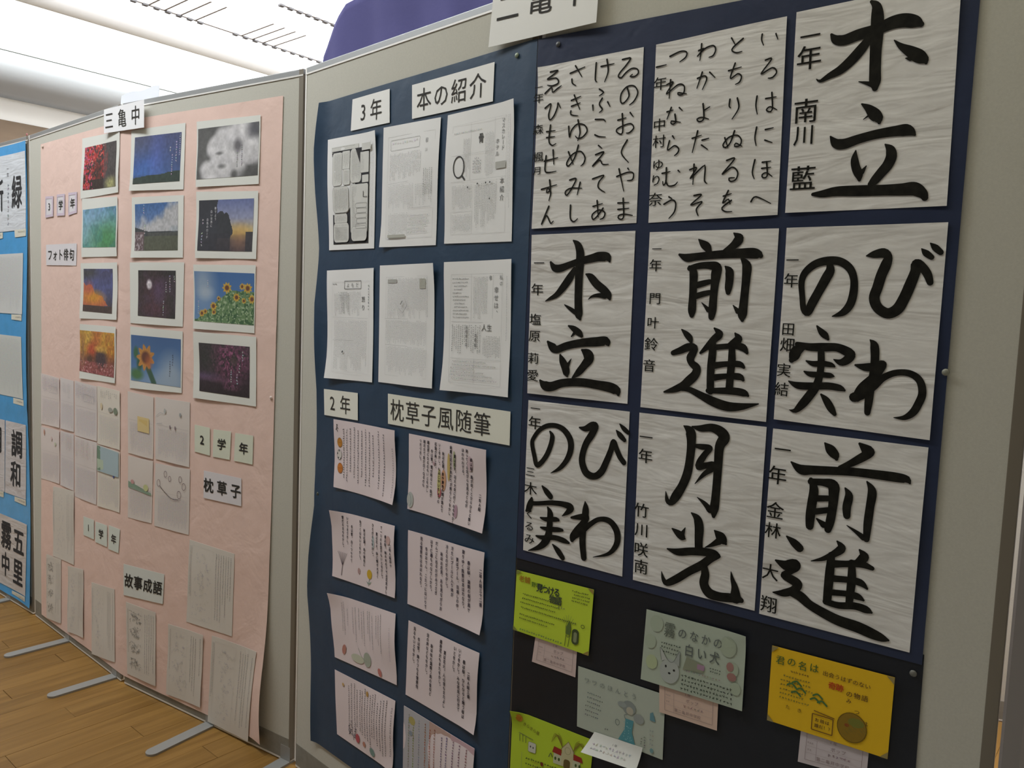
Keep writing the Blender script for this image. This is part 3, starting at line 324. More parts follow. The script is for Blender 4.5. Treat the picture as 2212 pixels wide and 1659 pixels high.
class Place:
    """surface of one sheet: maps (u, v, lift) to the world"""
    def __init__(self, corners, layer, follow=True, curl=None, bridge=None, wave=0.0, folds=False, nx=10, ny=10, edge=None):
        self.edge = edge; self.c = corners; self.layer = layer; self.follow = follow; self.curl = curl; self.bridge = bridge; self.wave = wave; self.folds = folds
        d = lambda a, b: math.hypot(a[0] - b[0], a[1] - b[1])
        self.w = (d(corners[0], corners[1]) + d(corners[3], corners[2])) / 2; self.h = (d(corners[0], corners[3]) + d(corners[1], corners[2])) / 2
        self.nx, self.ny = nx, ny; self.g = [[self.raw(i / nx, j / ny) for i in range(nx + 1)] for j in range(ny + 1)]
    def raw(self, u, v):
        S, z = bil(self.c, u, v); n = self.layer
        if self.follow: n += back_n(S, z)
        if self.folds: n += fold_n(S, z)
        if self.curl: n += self.curl(u, v)
        if self.wave: n += self.wave * (1 + math.sin(u * 5 + self.c[0][0] * 40)) * (1 + math.sin(v * 6 + self.c[0][1] * 30)) * .25
        return n
    def p(self, u, v, lift=0.0):
        S, z = bil(self.c, u, v)
        if self.edge: S += float(np.interp(v, *self.edge)) * (1 - u) ** 5
        x = min(max(u, 0), 1) * self.nx; y = min(max(v, 0), 1) * self.ny; i = min(int(x), self.nx - 1); j = min(int(y), self.ny - 1); x -= i; y -= j; g = self.g
        n = (g[j][i] * (1 - x) + g[j][i + 1] * x) * (1 - y) + (g[j + 1][i] * (1 - x) + g[j + 1][i + 1] * x) * y + lift
        if self.bridge:
            k = int(round(self.bridge / PANEL_WIDTH)); D = (DIRS[k - 1] + DIRS[k]).normalized(); Nn = Vector((D.y, -D.x, 0))
            return JN[k] + D * (S - self.bridge) + Nn * n + Vector((0, 0, z))
        return at(S, z, n)
def corner_curl(cu, cv, amt=.008, r=.25):
    return lambda u, v: amt * max(0, 1 - math.hypot(u - cu, v - cv) / r) ** 1.5

# ---------------------------------------------------------------- lettering
GC = {}
_fc = bpy.data.curves.new('lettering', 'FONT'); _fo = bpy.data.objects.new('lettering', _fc); COL.objects.link(_fo); _fc.resolution_u = 2
def glyph(ch, bold=0.0):
    k = (ch, bold)
    if k not in GC:
        _fc.body = ch; _fc.offset = bold
        dg = bpy.context.evaluated_depsgraph_get(); dg.update()
        me = bpy.data.meshes.new_from_object(_fo.evaluated_get(dg))
        V = [(v.co.x, v.co.y) for v in me.vertices]; F = [tuple(p.vertices) for p in me.polygons]
        if ch.isascii():
            xs = [a for a, b in V] or [0]; dx = .5 - (min(xs) + max(xs)) / 2; V = [(a + dx, b + .03) for a, b in V]
        bpy.data.meshes.remove(me); GC[k] = (V, F)
    return GC[k]
def crom(P):
    """smooth a list of (x,y,w)"""
    if len(P) < 3: return P
    out = []
    for i in range(len(P) - 1):
        p0 = P[max(i - 1, 0)]; p1 = P[i]; p2 = P[i + 1]; p3 = P[min(i + 2, len(P) - 1)]
        L = math.hypot(p2[0] - p1[0], p2[1] - p1[1]); n = max(2, min(7, int(L / 2.5)))
        for j in range(n):
            t = j / n; q = []
            for a in range(3):
                q.append(.5 * ((2 * p1[a]) + (-p0[a] + p2[a]) * t + (2 * p0[a] - 5 * p1[a] + 4 * p2[a] - p3[a]) * t * t + (-p0[a] + 3 * p1[a] - 3 * p2[a] + p3[a]) * t ** 3))
            out.append(tuple(q))
    out.append(P[-1]); return out
class Draw:
    """flat ink and colour laid on a sheet; coordinates in mm from its top-left corner"""
    def __init__(self, place, lift=.0003):
        self.pl = place; self.V = []; self.F = []; self.C = []; self.brk = []; self.k = lift; self.W = place.w * 1000; self.H = place.h * 1000; self.rn = random.Random(int(place.c[0][0] * 9999 + place.c[0][1] * 77))
    def cut(self): self.brk.append((len(self.V), len(self.F)))
    def add(self, pts, faces, col):
        b = len(self.V); self.k += 4e-7; k = self.k
        for x, y in pts: self.V.append((x, y, k))
        for f in faces: self.F.append([b + i for i in f]); self.C.append(col)
    def stroke(self, P, col=(0, 0, 0), w=None, smooth=True, cap=True):
        P = [(q[0], q[1], q[2] if w is None else w) for q in P]
        if smooth: P = crom(P)
        n = len(P); pts = []; fs = []
        for i, (x, y, ww) in enumerate(P):
            a = P[max(i - 1, 0)]; b = P[min(i + 1, n - 1)]; dx, dy = b[0] - a[0], b[1] - a[1]; l = math.hypot(dx, dy) or 1
            nx, ny = -dy / l * max(ww, .1) / 2, dx / l * max(ww, .1) / 2
            pts += [(x + nx, y + ny), (x - nx, y - ny)]
        for i in range(n - 1): fs.append((2 * i, 2 * i + 1, 2 * i + 3, 2 * i + 2))
        self.add(pts, fs, col)
        if cap:
            for (x, y, ww) in (P[0], P[-1]):
                if ww > 1.2: self.disc(x, y, ww / 2, ww / 2, col, 10)
            # round off sharp turns
            for i in range(1, n - 1):
                a, b, c = P[i - 1], P[i], P[i + 1]
                d1 = math.atan2(b[1] - a[1], b[0] - a[0]); d2 = math.atan2(c[1] - b[1], c[0] - b[0]); dd = abs((d2 - d1 + math.pi) % (2 * math.pi) - math.pi)
                if dd > .45 and b[2] > 1.2: self.disc(b[0], b[1], b[2] / 2, b[2] / 2, col, 10)
    def disc(self, x, y, rx, ry, col, n=20, rot=0):
        if n >= 12: self.k += 1.5e-5
        pts = []
        for i in range(n):
            a = 2 * math.pi * i / n; px, py = rx * math.cos(a), ry * math.sin(a)
            pts.append((x + px * math.cos(rot) - py * math.sin(rot), y + px * math.sin(rot) + py * math.cos(rot)))
        self.add(pts, [tuple(range(n))], col)
        if n >= 12: self.k += 1.5e-5
    def ring(self, x, y, rx, ry, w, col, n=28):
        self.stroke([(x + rx * math.cos(2 * math.pi * i / n), y + ry * math.sin(2 * math.pi * i / n), w) for i in range(n + 1)], col, w, smooth=False, cap=False)
    def poly(self, pts, col): self.k += 1.2e-5; self.add(pts, [tuple(range(len(pts)))], col); self.k += 1.2e-5
    def rect(self, x0, y0, x1, y1, col): self.add([(x0, y0), (x1, y0), (x1, y1), (x0, y1)], [(0, 1, 2, 3)], col)
    def rrect(self, x0, y0, x1, y1, r, col, edge=None):
        pts = []
        for (cx, cy, a0) in ((x1 - r, y0 + r, -90), (x1 - r, y1 - r, 0), (x0 + r, y1 - r, 90), (x0 + r, y0 + r, 180)):
            for j in range(5): a = math.radians(a0 + j * 22.5); pts.append((cx + r * math.cos(a), cy + r * math.sin(a)))
        if col is not None: self.poly(pts, col)
        if edge: self.stroke([(a, b, .5) for a, b in pts + pts[:1]], edge, .6, smooth=False, cap=False)
    def frame(self, x0, y0, x1, y1, w, col):
        for a in ((x0, y0, x1, y0), (x1, y0, x1, y1), (x1, y1, x0, y1), (x0, y1, x0, y0)): self.line(*a, w, col)
    def line(self, x0, y0, x1, y1, w, col): self.stroke([(x0, y0, w), (x1, y1, w)], col, w, smooth=False, cap=False)
    def ch(self, c, x, y, sx, sy=None, col=(0, 0, 0), bold=0.0, rot=0):
        if c in ' 　': return
        sy = sy or sx; V, F = glyph(c); cr, sr = math.cos(rot), math.sin(rot)
        if bold > 0:
            b = bold * min(sx, sy) * .7
            for dx, dy in ((-b, -b * .5), (b, b * .5), (0, -b), (0, b)) if bold > .015 else ((-b, 0), (b, 0)): self.ch(c, x + dx, y + dy, sx, sy, col, 0, rot)
            return
        self.add([(x + (a - .5) * sx * cr - (-(b - .38)) * sy * sr, y + (a - .5) * sx * sr + (-(b - .38)) * sy * cr) for a, b in V], F, col)
    def vtext(self, s, x, y, size, pitch=None, col=(0, 0, 0), bold=0.0, sx=None, jit=0):
        pitch = pitch or size * 1.05
        for c in s:
            j = self.rn.uniform(-jit, jit); j2 = self.rn.uniform(-jit, jit)
            if c in '、。，': self.ch(c, x + size * .5 + j, y - size * .55, sx or size, size, col, bold)
            elif c in 'ー～…': self.ch(c, x, y, size, size, col, bold, rot=math.pi / 2)
            else: self.ch(c, x + j, y + j2, (sx or size) * (1 + j * .1), size, col, bold, rot=j * .12)
            y += pitch
    def htext(self, s, x, y, size, pitch=None, col=(0, 0, 0), bold=0.0, sy=None, jit=0, slope=0):
        pitch = pitch or size * 1.05
        for c in s: self.ch(c, x, y + self.rn.uniform(-jit, jit), size, sy or size, col, bold, rot=slope); x += pitch * math.cos(slope); y += pitch * math.sin(slope)
    def scrib(self, x0, y0, x1, y1, pitch, cs, col, w=.35, vert=True, ragged=.3, gap=0.0):
        """columns (or rows) of handwriting too small to read: a few pen strokes per character"""
        rn = self.rn; n = max(1, int(abs((x1 - x0) if vert else (y1 - y0)) / pitch))
        for i in range(n):
            c0 = (x1 - pitch * (i + .5)) if vert else (y0 + pitch * (i + .5))
            if rn.random() < gap: continue
            a, b = (y0, y1) if vert else (x0, x1)
            b = b - (b - a) * (rn.random() ** 2) * ragged; a = a + (cs if rn.random() < .3 else 0)
            q = a + cs * .5
            while q < b - cs * .4:
                k = tuple(c * rn.uniform(.8, 1.3) for c in col)
                for j in range(3 if cs < 4 else 4):
                    ang = rn.choice((0, math.pi / 2, rn.uniform(-1, 1))); l = cs * rn.uniform(.18, .4)
                    px, py = ((c0, q) if vert else (q, c0)); px += rn.uniform(-.22, .22) * cs; py += rn.uniform(-.22, .22) * cs
                    dx, dy = math.cos(ang) * l, math.sin(ang) * l; nx, ny = -math.sin(ang) * w / 2, math.cos(ang) * w / 2
                    self.add([(px - dx + nx, py - dy + ny), (px + dx + nx, py + dy + ny), (px + dx - nx, py + dy - ny), (px - dx - nx, py - dy - ny)], [(0, 1, 2, 3)], k)
                q += cs * rn.uniform(.95, 1.15)
    def build(self, parent, name='lettering', m=None):
        if not self.F: return
        p = self.pl.p; W_, H_ = self.W, self.H
        V = [p(x / W_, y / H_, k) for x, y, k in self.V]
        if self.brk:
            b = [(0, 0)] + self.brk + [(len(self.V), len(self.F))]
            for (v0, f0), (v1, f1) in zip(b, b[1:]):
                if f1 > f0: mesh_obj('character', V[v0:v1], [[i - v0 for i in f] for f in self.F[f0:f1]], m or M_print, parent, origin=V[v0], cols=[lin(c) if isinstance(c, str) else c for c in self.C[f0:f1]])
            return
        return mesh_obj(name, V, self.F, m or M_print, parent, origin=parent.location, cols=[lin(c) if isinstance(c, str) else c for c in self.C])

for _i in (2, 3): SHEETS['ml4'][_i] = (SHEETS['ml4'][_i][0], .044)
for _k in ('k7', 'k3', 'k1'): SHEETS[_k] = [(S_, max(z_, .014)) for S_, z_ in SHEETS[_k]]
def sheet(key, name, label, cat, group=None, color='dcdcd8', m=None, layer=0.0042, nx=10, ny=10, draw=None, ink=False, corners=None, cuts=(), **kw):
    c = corners or SHEETS[key]; pl = Place(c, layer, nx=nx, ny=ny, **kw)
    us = [i / nx for i in range(nx + 1)]
    for J in cuts:
        S0, S1 = c[0][0], c[1][0]; us.append((J - S0) / (S1 - S0))
    us = sorted(us); V, F, UV = [], [], []
    for j in range(ny + 1):
        for u in us: V.append(pl.p(u, j / ny)); UV.append((u * pl.w * 10, j / ny * pl.h * 10))
    n = len(us)
    for j in range(ny):
        for i in range(n - 1): F.append((j * n + i, (j + 1) * n + i, (j + 1) * n + i + 1, j * n + i + 1))
    # edge thickness
    rim = [i for i in range(n)] + [j * n + n - 1 for j in range(1, ny + 1)] + [ny * n + i for i in range(n - 2, -1, -1)] + [j * n for j in range(ny - 1, 0, -1)]
    b = len(V)
    L = len(rim)
    for lift in (0, -.0005):
        for i in rim:
            u = us[i % n]; v = (i // n) / ny; V.append(pl.p(u, v, lift)); UV.append(UV[i])
    for i in range(L): F.append((b + i, b + (i + 1) % L, b + L + (i + 1) % L, b + L + i))
    o = mesh_obj(name, V, F, m or M_paper, None, origin=V[0], color=color, uvs=UV, smooth=False)
    me = o.data; k = (ny) * (n - 1); me.polygons.foreach_set('use_smooth', [i < k for i in range(len(me.polygons))]); me.update()
    tag(o, label, cat, group)
    if ink or key in GLYPHS:
        d = Draw(pl, .0010)
        for char in STROKES.get(key, []):
            for st in char:
                P = [(st[i], st[i + 1], st[i + 2]) for i in range(0, len(st), 3)]
                if P and all(abs(q[2] - P[0][2]) < 2.2 for q in P) and P[0][2] < 7:   # thin brush: taper towards the end
                    P = [(x, y, ww * (1.1 if i == 0 else .95 if i < len(P) - 1 else .6)) for i, (x, y, ww) in enumerate(P)]
                d.stroke(P)
            d.cut()
        d.build(o, 'brush_lettering', M_ink)
        if key in GLYPHS:
            d = Draw(pl, .0010)
            for ch, x, y, sx, sy in GLYPHS[key]: d.ch(ch, x, y, sx, sy, bold=.012); d.cut()
            d.build(o, 'name_lettering', M_ink)
    if draw:
        d = Draw(pl, .0008); draw(d); d.build(o, 'lettering')
    return o, pl

# ================================================================ THE ROOM
def prism_T(name, prof, t0, t1, m, parent=None, kind='structure', smooth=False):
    """profile in (e, z) extruded along T"""
    V = [room(e, t0, z) for e, z in prof] + [room(e, t1, z) for e, z in prof]; n = len(prof)
    F = [(i, (i + 1) % n, n + (i + 1) % n, n + i) for i in range(n)] + [tuple(range(n)), tuple(range(2 * n - 1, n - 1, -1))]
    o = fix(mesh_obj(name, V, F, m, parent)); tag(o, kind=kind)
    if smooth:
        me = o.data; me.polygons.foreach_set('use_smooth', [len(p.vertices) == 4 for p in me.polygons]); me.update()
    return o
M_ceil = mat('ceiling_white', 'e9e9e4', .9)
M_beam = mat('beam_white', 'e9ebef', .7)
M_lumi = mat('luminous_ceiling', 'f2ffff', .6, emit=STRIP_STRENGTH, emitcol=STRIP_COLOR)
M_ceil_glow = mat('white_ceiling_glow', 'ffffff', .6, emit=GLOW_STRENGTH, emitcol=GLOW_COLOR)  # plain white ceiling given emission so it looks overbright
M_wallp = mat('wall_pale', 'f0f0f0', .85)
M_brown = mat('wall_brown_wood', '72604f', .6, vary=((2, 2, 14), .08))
T0, T1 = -6.0, 11.0
def plane_T(name, e0, e1, z, m, t0=T0, t1=T1, th=.06):
    return prism_T(name, [(e0, z), (e1, z), (e1, z + th), (e0, z + th)], t0, t1, m)
plane_T('ceiling', -5.90, 7.0, 3.46, M_ceil)
plane_T('ceiling', -8.1, -7.54, 3.46, M_ceil)
plane_T('ceiling', -7.56, -5.88, 3.63, M_ceil)
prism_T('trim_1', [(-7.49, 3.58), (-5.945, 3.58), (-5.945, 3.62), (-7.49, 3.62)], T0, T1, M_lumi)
prism_T('trim_7', [(-7.49, 3.41), (-7.49, 3.62), (-7.54, 3.62), (-7.54, 3.41)], T0, T1, M_beam)
prism_T('trim_8', [(-5.945, 3.38), (-5.945, 3.62), (-5.90, 3.62), (-5.90, 3.38)], T0, T1, M_beam)
prism_T('trim_2', [(-5.79, 3.46), (-5.79, 3.395), (-5.81, 3.36), (-5.84, 3.33), (-5.87, 3.315), (-5.90, 3.31), (-5.93, 3.32), (-5.945, 3.35), (-5.945, 3.46)], T0, T1, mat('beam_lip', 'd8dade', .7), smooth=True)
prism_T('trim_3', [(-7.49, 3.41), (-7.49, 3.398), (-7.41, 3.385), (-7.34, 3.35), (-7.295, 3.30), (-7.27, 3.23), (-7.295, 3.16), (-7.34, 3.13), (-7.38, 3.112), (-7.55, 3.09), (-7.77, 3.09), (-7.77, 3.46), (-7.54, 3.46)], T0, T1, mat('bulkhead_pale', 'a4a8af', .7), smooth=True)
prism_T('trim_4', [(-7.51, 3.414), (-7.51, 3.380), (-7.455, 3.380), (-7.455, 3.405)], T0, T1, mat('trim_line', '33352f', .6))
plane_T('ceiling_glow', -5.79, 1.5, 3.40, M_ceil_glow, t0=1.8)  # glow carried on out of view to brighten the left wall
plane_T('trim_5', 1.5, 1.56, 3.38, M_beam, th=.08)
prism_T('wall_left', [(-7.77, 0), (-7.77, 3.46), (-7.95, 3.46), (-7.95, 0)], T0, T1, M_wallp)
prism_T('trim_6', [(-7.75, 0), (-7.75, 2.902), (-7.77, 2.902), (-7.77, 0)], T0, T1, M_brown)
V, F = boxes([(-7.8, 7.0, T1, T1 + .15, 0, 3.5)], room); fix(tag(mesh_obj('wall_back', V, F, mat('wall_back_pale', 'c9c4b8', .85)), kind='structure'))
V, F = boxes([(6.9, 7.05, T0, T1, 0, 3.5)], room); fix(tag(mesh_obj('wall_right', V, F, mat('wall_right_pale', 'b8b0a2', .85)), kind='structure'))
# slot diffusers in the white ceiling: rows of small dark vanes with thin seams
M_vane = mat('vane_grey', '5c5c60', .7); M_seam = mat('seam_pale', '6e6866', .7)
def diffuser(e, ts, label, seams):
    root = bpy.data.objects.new('ceiling_diffuser', None); COL.objects.link(root); root.location = room(e, ts[0], 3.4)
    tag(root, label, 'ceiling vent', kind='thing')
    V, F = boxes([(e - .008, e + .008, ts[0], ts[-1], 3.395, 3.4005)], room); fix(mesh_obj('slot_rail', V, F, M_seam, root, root.location))
    me = None
    for t in ts:
        V, F = boxes([(e - .017, e + .017, t - .019, t + .016, 3.387, 3.3995)], room); og = room(e, t, 3.39)
        if me is None:
            o = fix(mesh_obj('vane', V, F, M_vane, root, og)); me = o.data; base = og
        else:
            o = bpy.data.objects.new('vane', me); COL.objects.link(o); o.parent = root; o.location = og - root.location
    for t in seams:
        V, F = boxes([(e, e + .42, t, t + .012, 3.396, 3.4005)], room); fix(mesh_obj('seam', V, F, M_seam, root, room(e, t, 3.4)))
diffuser(-5.47, [2.38 + .078 * i for i in range(8)] + [3.20 + .082 * i for i in range(10)], 'long row of small dark slot vanes in the bright ceiling above the pink display', [2.55, 2.66, 2.77, 2.88, 3.24, 3.33, 3.42, 3.51])
diffuser(-4.70, [3.08 + .07 * i for i in range(7)], 'short row of dark slot vanes in the bright ceiling beside the purple cloth', [])

# floor: base slab and loose-laid wood strips
M_slab = mat('floor_grey_bounce', '98948c', .5, vary=((3, 3, 1), .06))  # unseen slab made grey to keep bounced light neutral
V, F = boxes([(-7.95, 7.0, T0, T1, -.12, -.012)], room); floor = fix(tag(mesh_obj('floor', V, F, M_slab), kind='structure'))
def plank_mat():
    m = bpy.data.materials.new('oak_strip'); m.use_nodes = True; nt = m.node_tree; N = nt.nodes; L = nt.links; b = N['Principled BSDF']
    b.inputs['Roughness'].default_value = .42; b.inputs['Specular IOR Level'].default_value = .35
    tc = N.new('ShaderNodeTexCoord'); oi = N.new('ShaderNodeObjectInfo')
    mp = N.new('ShaderNodeMapping'); mp.inputs['Scale'].default_value = (38, 2.6, 8); ad = N.new('ShaderNodeVectorMath'); ad.operation = 'ADD'
    sc = N.new('ShaderNodeVectorMath'); sc.operation = 'SCALE'; sc.inputs[0].default_value = (37, 91, 13); L.new(oi.outputs['Random'], sc.inputs['Scale'])
    L.new(tc.outputs['Object'], mp.inputs[0]); L.new(mp.outputs[0], ad.inputs[0]); L.new(sc.outputs[0], ad.inputs[1])
    n = N.new('ShaderNodeTexNoise'); n.inputs['Scale'].default_value = 1; n.inputs['Detail'].default_value = 6; n.inputs['Distortion'].default_value = .5; L.new(ad.outputs[0], n.inputs['Vector'])
    cr = N.new('ShaderNodeValToRGB'); cr.color_ramp.elements[0].position = .3; cr.color_ramp.elements[0].color = (*lin('775626'), 1); cr.color_ramp.elements[1].position = .72; cr.color_ramp.elements[1].color = (*lin('94703a'), 1)
    L.new(n.outputs['Fac'], cr.inputs[0])
    hs = N.new('ShaderNodeHueSaturation'); mr = N.new('ShaderNodeMapRange'); mr.inputs[3].default_value = .92; mr.inputs[4].default_value = 1.06; L.new(oi.outputs['Random'], mr.inputs[0]); L.new(mr.outputs[0], hs.inputs['Value'])
    L.new(cr.outputs[0], hs.inputs['Color']); L.new(hs.outputs[0], b.inputs['Base Color'])
    bp = N.new('ShaderNodeBump'); bp.inputs['Strength'].default_value = .12; bp.inputs['Distance'].default_value = .002; L.new(n.outputs['Fac'], bp.inputs['Height']); L.new(bp.outputs[0], b.inputs['Normal'])
    return m
M_oak = plank_mat(); PW, PL = .093, .91
rot = Matrix((ED, TD, Vector((0, 0, 1)))).transposed().to_4x4()
def plank_mesh(k):
    bm = bmesh.new(); g = .0003
    x, y = PW / 2 - g, PL / 2 - g * (1 + k); r = .0005
    top = [bm.verts.new((a * (x - r), b * (y - r), 0)) for a, b in ((-1, -1), (1, -1), (1, 1), (-1, 1))]
    mid = [bm.verts.new((a * x, b * y, -r)) for a, b in ((-1, -1), (1, -1), (1, 1), (-1, 1))]
    low = [bm.verts.new((a * x, b * y, -.0118)) for a, b in ((-1, -1), (1, -1), (1, 1), (-1, 1))]
    bm.faces.new(top); bm.faces.new(low[::-1])
    for i in range(4):
        j = (i + 1) % 4; bm.faces.new((mid[i], mid[j], top[j], top[i])); bm.faces.new((low[i], low[j], mid[j], mid[i]))
    me = bpy.data.meshes.new('plank'); bm.to_mesh(me); bm.free(); me.materials.append(M_oak); return me
PM = [plank_mesh(k) for k in range(3)]
def lay(e0, e1, t0, t1):
    i = 0; e = e0
    while e < e1:
        off = (i * .37) % 1 * PL; t = t0 + off - PL
        while t < t1:
            o = bpy.data.objects.new('plank', PM[(i + int(t * 10)) % 3]); COL.objects.link(o); o.parent = floor
            m = rot.copy(); m.translation = room(e + PW / 2, t + PL / 2, R.uniform(-.0003, .0003)); o.matrix_world = m
            t += PL
        e += PW; i += 1
lay(-4.95, -1.3, -.35, 2.95)
lay(-.62, .3, 2.6, 3.9)

# ================================================================ DISPLAY PANELS
PH = PANEL_HEIGHT; PW_ = PANEL_WIDTH
def panel(k, label, feet, o3=None, loc=None, d=None):
    A = JN[k] if loc is None else Vector(loc); D = DIRS[k] if d is None else Vector(d).normalized(); Nn = Vector((D.y, -D.x, 0))
    fr = lambda s, n, z: A + D * s + Nn * n + Vector((0, 0, z))
    root = bpy.data.objects.new('display_panel', None); COL.objects.link(root); root.location = A
    tag(root, label, 'display panel', 'folding display panels standing in a zigzag row')
    b = lambda name, sp, m, bev=0: box_obj(name, sp, fr, m, root, A, bev)
    b('face_board', [(.012, PW_ - .023, -.026, 0, .075, PH - .022)], M_fabric)
    b('top_rail', [(.004, PW_ - .004, -.026, .001, PH - .020, PH - .004)], M_rail, .0015)
    b('rail_lip', [(.006, PW_ - .006, -.001, .002, PH - .024, PH - .0195), (.006, PW_ - .006, -.026, -.018, PH - .004, PH)], M_lip)
    b('stile', [(.004, .012, -.026, .0012, .02, PH - .004)], M_lip, .001)
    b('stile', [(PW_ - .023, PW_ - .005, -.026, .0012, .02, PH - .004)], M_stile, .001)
    b('kick_rail', [(.01, PW_ - .017, -.027, .0006, .010, .078)], M_kick, .0015)
    b('bottom_edge', [(.01, PW_ - .017, -.022, .0006, .004, .0098)], M_lip)
    for z in (.28, 1.04, 1.82): b('hinge', [(PW_ - .03, PW_ - .006, -.0285, -.026, z - .04, z + .04)], M_rail, .001)
    for s, L in feet:
        n = 10; V, F = [], []; prof = []
        for sg in (1, -1):
            for j in range(n + 1):
                a = math.pi * j / n; prof.append((s + .021 * math.cos(a) * sg, sg * (L - .03 + (.021 * math.sin(a))) - .013))
        for z in (.0, .007): V += [fr(x, y, z) for x, y in prof]
        m_ = len(prof); F = [tuple(range(m_)), tuple(range(m_, 2 * m_))] + [(i, (i + 1) % m_, m_ + (i + 1) % m_, m_ + i) for i in range(m_)]
        ft = fix(mesh_obj('foot', V, F, M_foot, root, A), 0)
        box_obj('foot_bracket', [(s - .021, s + .021, .0002, .0016, .004, .052), (s - .006, s + .006, -.02, .0002, .002, .03)], fr, M_foot, ft).location = -Vector(ft.location) - A
    return root
P = [None] * 5
P[0] = panel(0, 'far grey display panel covered by the bright blue paper', [(.15, .25), (.62, .25)])
P[1] = panel(1, 'grey display panel behind the left half of the pink paper', [(.375, .25), (.83, .25)])
P[2] = panel(2, 'grey display panel behind the right half of the pink paper', [(.50, .25), (.865, .25)])
P[3] = panel(3, 'grey display panel holding the narrow navy sheet of essays', [(.45, .25), (.84, .25)])
P[4] = panel(4, 'grey display panel holding the nine brush calligraphy sheets', [(.2, .25), (.8, .25)])
# end post of the last panel
k = 4; A, D, Nn = JN[4], DIRS[4], NRM[4]
V = []; prof = [(.9035, .004), (.9075, .009), (.93, .010), (.937, .004), (.938, -.012), (.934, -.03), (.92, -.036), (.906, -.034), (.9035, -.026)]
for z in (.0, PH + .004): V += [A + D * s + Nn * n + Vector((0, 0, z)) for s, n in prof]
n_ = len(prof); fix(mesh_obj('end_post', V, [tuple(range(n_)), tuple(range(n_, 2 * n_))] + [(i, (i + 1) % n_, n_ + (i + 1) % n_, n_ + i) for i in range(n_)], M_post, P[4], JN[4]), 0)
o = panel(4, 'pale partition panel standing behind the right end of the row', [(.3, .2), (.7, .2)], loc=(1.42, 2.86, 0), d=(1, -.28, 0)); o['group'] = 'partition behind'

# ================================================================ BACKING PAPERS
sheet('pink', 'backing_paper', 'large pale pink sheet pinned across two folding panels', 'paper sheet', color='e6c9be', m=M_pinkp, layer=.0022, folds=True, nx=60, ny=90, cuts=(PW_ * 2,), corners=[SHEETS['pink'][0], SHEETS['pink'][1], (2.578, .034), (.998, .034)])
sheet('navyL', 'backing_paper', 'narrow navy blue sheet behind the handwritten book reports', 'paper sheet', color='2c435c', m=M_card, layer=.0022, folds=True, nx=40, ny=60, edge=((0, .072, .14, .22, .30, .43, .55, .62, .70, .76, .88, 1), (0, -.018, -.017, -.004, -.014, .004, -.006, .000, -.022, -.034, -.012, 0)), corners=[SHEETS['navyL'][0], SHEETS['navyL'][1], (3.6, .13), SHEETS['navyL'][3]])
sheet('navyRt', 'backing_paper', 'wide navy sheet behind the nine calligraphy papers', 'paper sheet', color='2b344e', m=M_card, layer=.0030, folds=True, nx=24, ny=24, corners=[(3.605, 1.970), (4.402, 1.955), (4.400, .868), (3.603, .872)])
sheet('navyRb', 'backing_paper', 'near black navy sheet behind the coloured book cards', 'paper sheet', color='1d2028', m=M_card, layer=.0018, nx=20, ny=20, corners=[(3.604, .893), (4.402, .885), (4.408, .10), (3.604, .10)])
sheet('blue', 'backing_paper', 'bright blue sheet with loose wavy edge on the far left panel', 'paper sheet', color='4ba0dc', m=M_card, layer=.0022, folds=True, nx=40, ny=110, corners=[(.03, 2.055), (.888, 2.058), (.880, .030), (.03, .030)])

# ================================================================ SIGNS
K = (.02, .02, .02)
def even(s, x0, x1, size, bold=0.0, sx=None, col=(.035, .033, .03), dy=0):
    def f(d):
        n = len(s)
        for i, c in enumerate(s): d.ch(c, d.W * (x0 + (x1 - x0) * (i / (n - 1) if n > 1 else .5)), d.H * (.5 + dy), sx or size, size, col, bold); d.cut()
    return f
G_s = 'printed title signs'
sheet('sign3', 'title_sign', 'white sign reading 三亀中 over the top of the pink paper', 'sign', G_s, 'eeeef0', layer=0.0072, nx=14, draw=even('三亀中', .14, .80, 66, .012, 60), bridge=PW_ * 2, follow=False)
sheet('sign2', 'title_sign', 'white sign reading 二亀中 hanging over the panel top edge', 'sign', G_s, 'f0f0ee', layer=0.0072, nx=16, draw=even('二亀中', .17, .80, 66, .012, 66), bridge=PW_ * 4, follow=False)
sheet('n3', 'title_sign', 'small white sign with a 3 (3年) at the top of the navy sheet', 'sign', G_s, 'f2f2f0', layer=0.0047, draw=even('3年', .32, .66, 58, .0, 52))
sheet('nbook', 'title_sign', 'wide white sign with four characters (本の紹介) at the top of the navy sheet', 'sign', G_s, 'f2f2f0', layer=0.0047, draw=even('本の紹介', .16, .82, 58, .0, 56))
sheet('n2', 'title_sign', 'small white sign with a 2 (2年) halfway down the navy sheet', 'sign', G_s, 'e6e6dc', layer=0.0047, draw=even('2年', .26, .64, 54, .0, 52))
sheet('nmak', 'title_sign', 'long white sign with six characters (枕草子風随筆) on the navy sheet', 'sign', G_s, 'e6e6da', layer=0.0047, nx=16, draw=even('枕草子風随筆', .09, .80, 58, .0, 58))
def cap(key, txt, label, size, bold, sx, color='dcd8dc', band=None, g=None):
    def f(d):
        if band: d.rect(0, 0, d.W, d.H * .12, band); d.rect(0, d.H * .88, d.W, d.H, band); d.rect(d.W * .82, 0, d.W, d.H, band); d.rect(0, 0, d.W * .08, d.H, band)
        even(txt, .14 if len(txt) > 1 else .5, .86 if len(txt) > 1 else .5, size, bold, sx)(d)
    return sheet(key, 'caption_card', label, 'caption', g or 'printed caption cards on the pink paper', color, layer=0.0044, nx=4, ny=4, draw=f)
BND = lin('cfc0cf')
cap('c3a', '3', 'small caption card with a 3 above the photo haiku caption', 40, .03, 46, band=BND)
cap('c3b', '学', 'small caption card with 学 beside the 3 card', 40, .03, 46, band=BND)
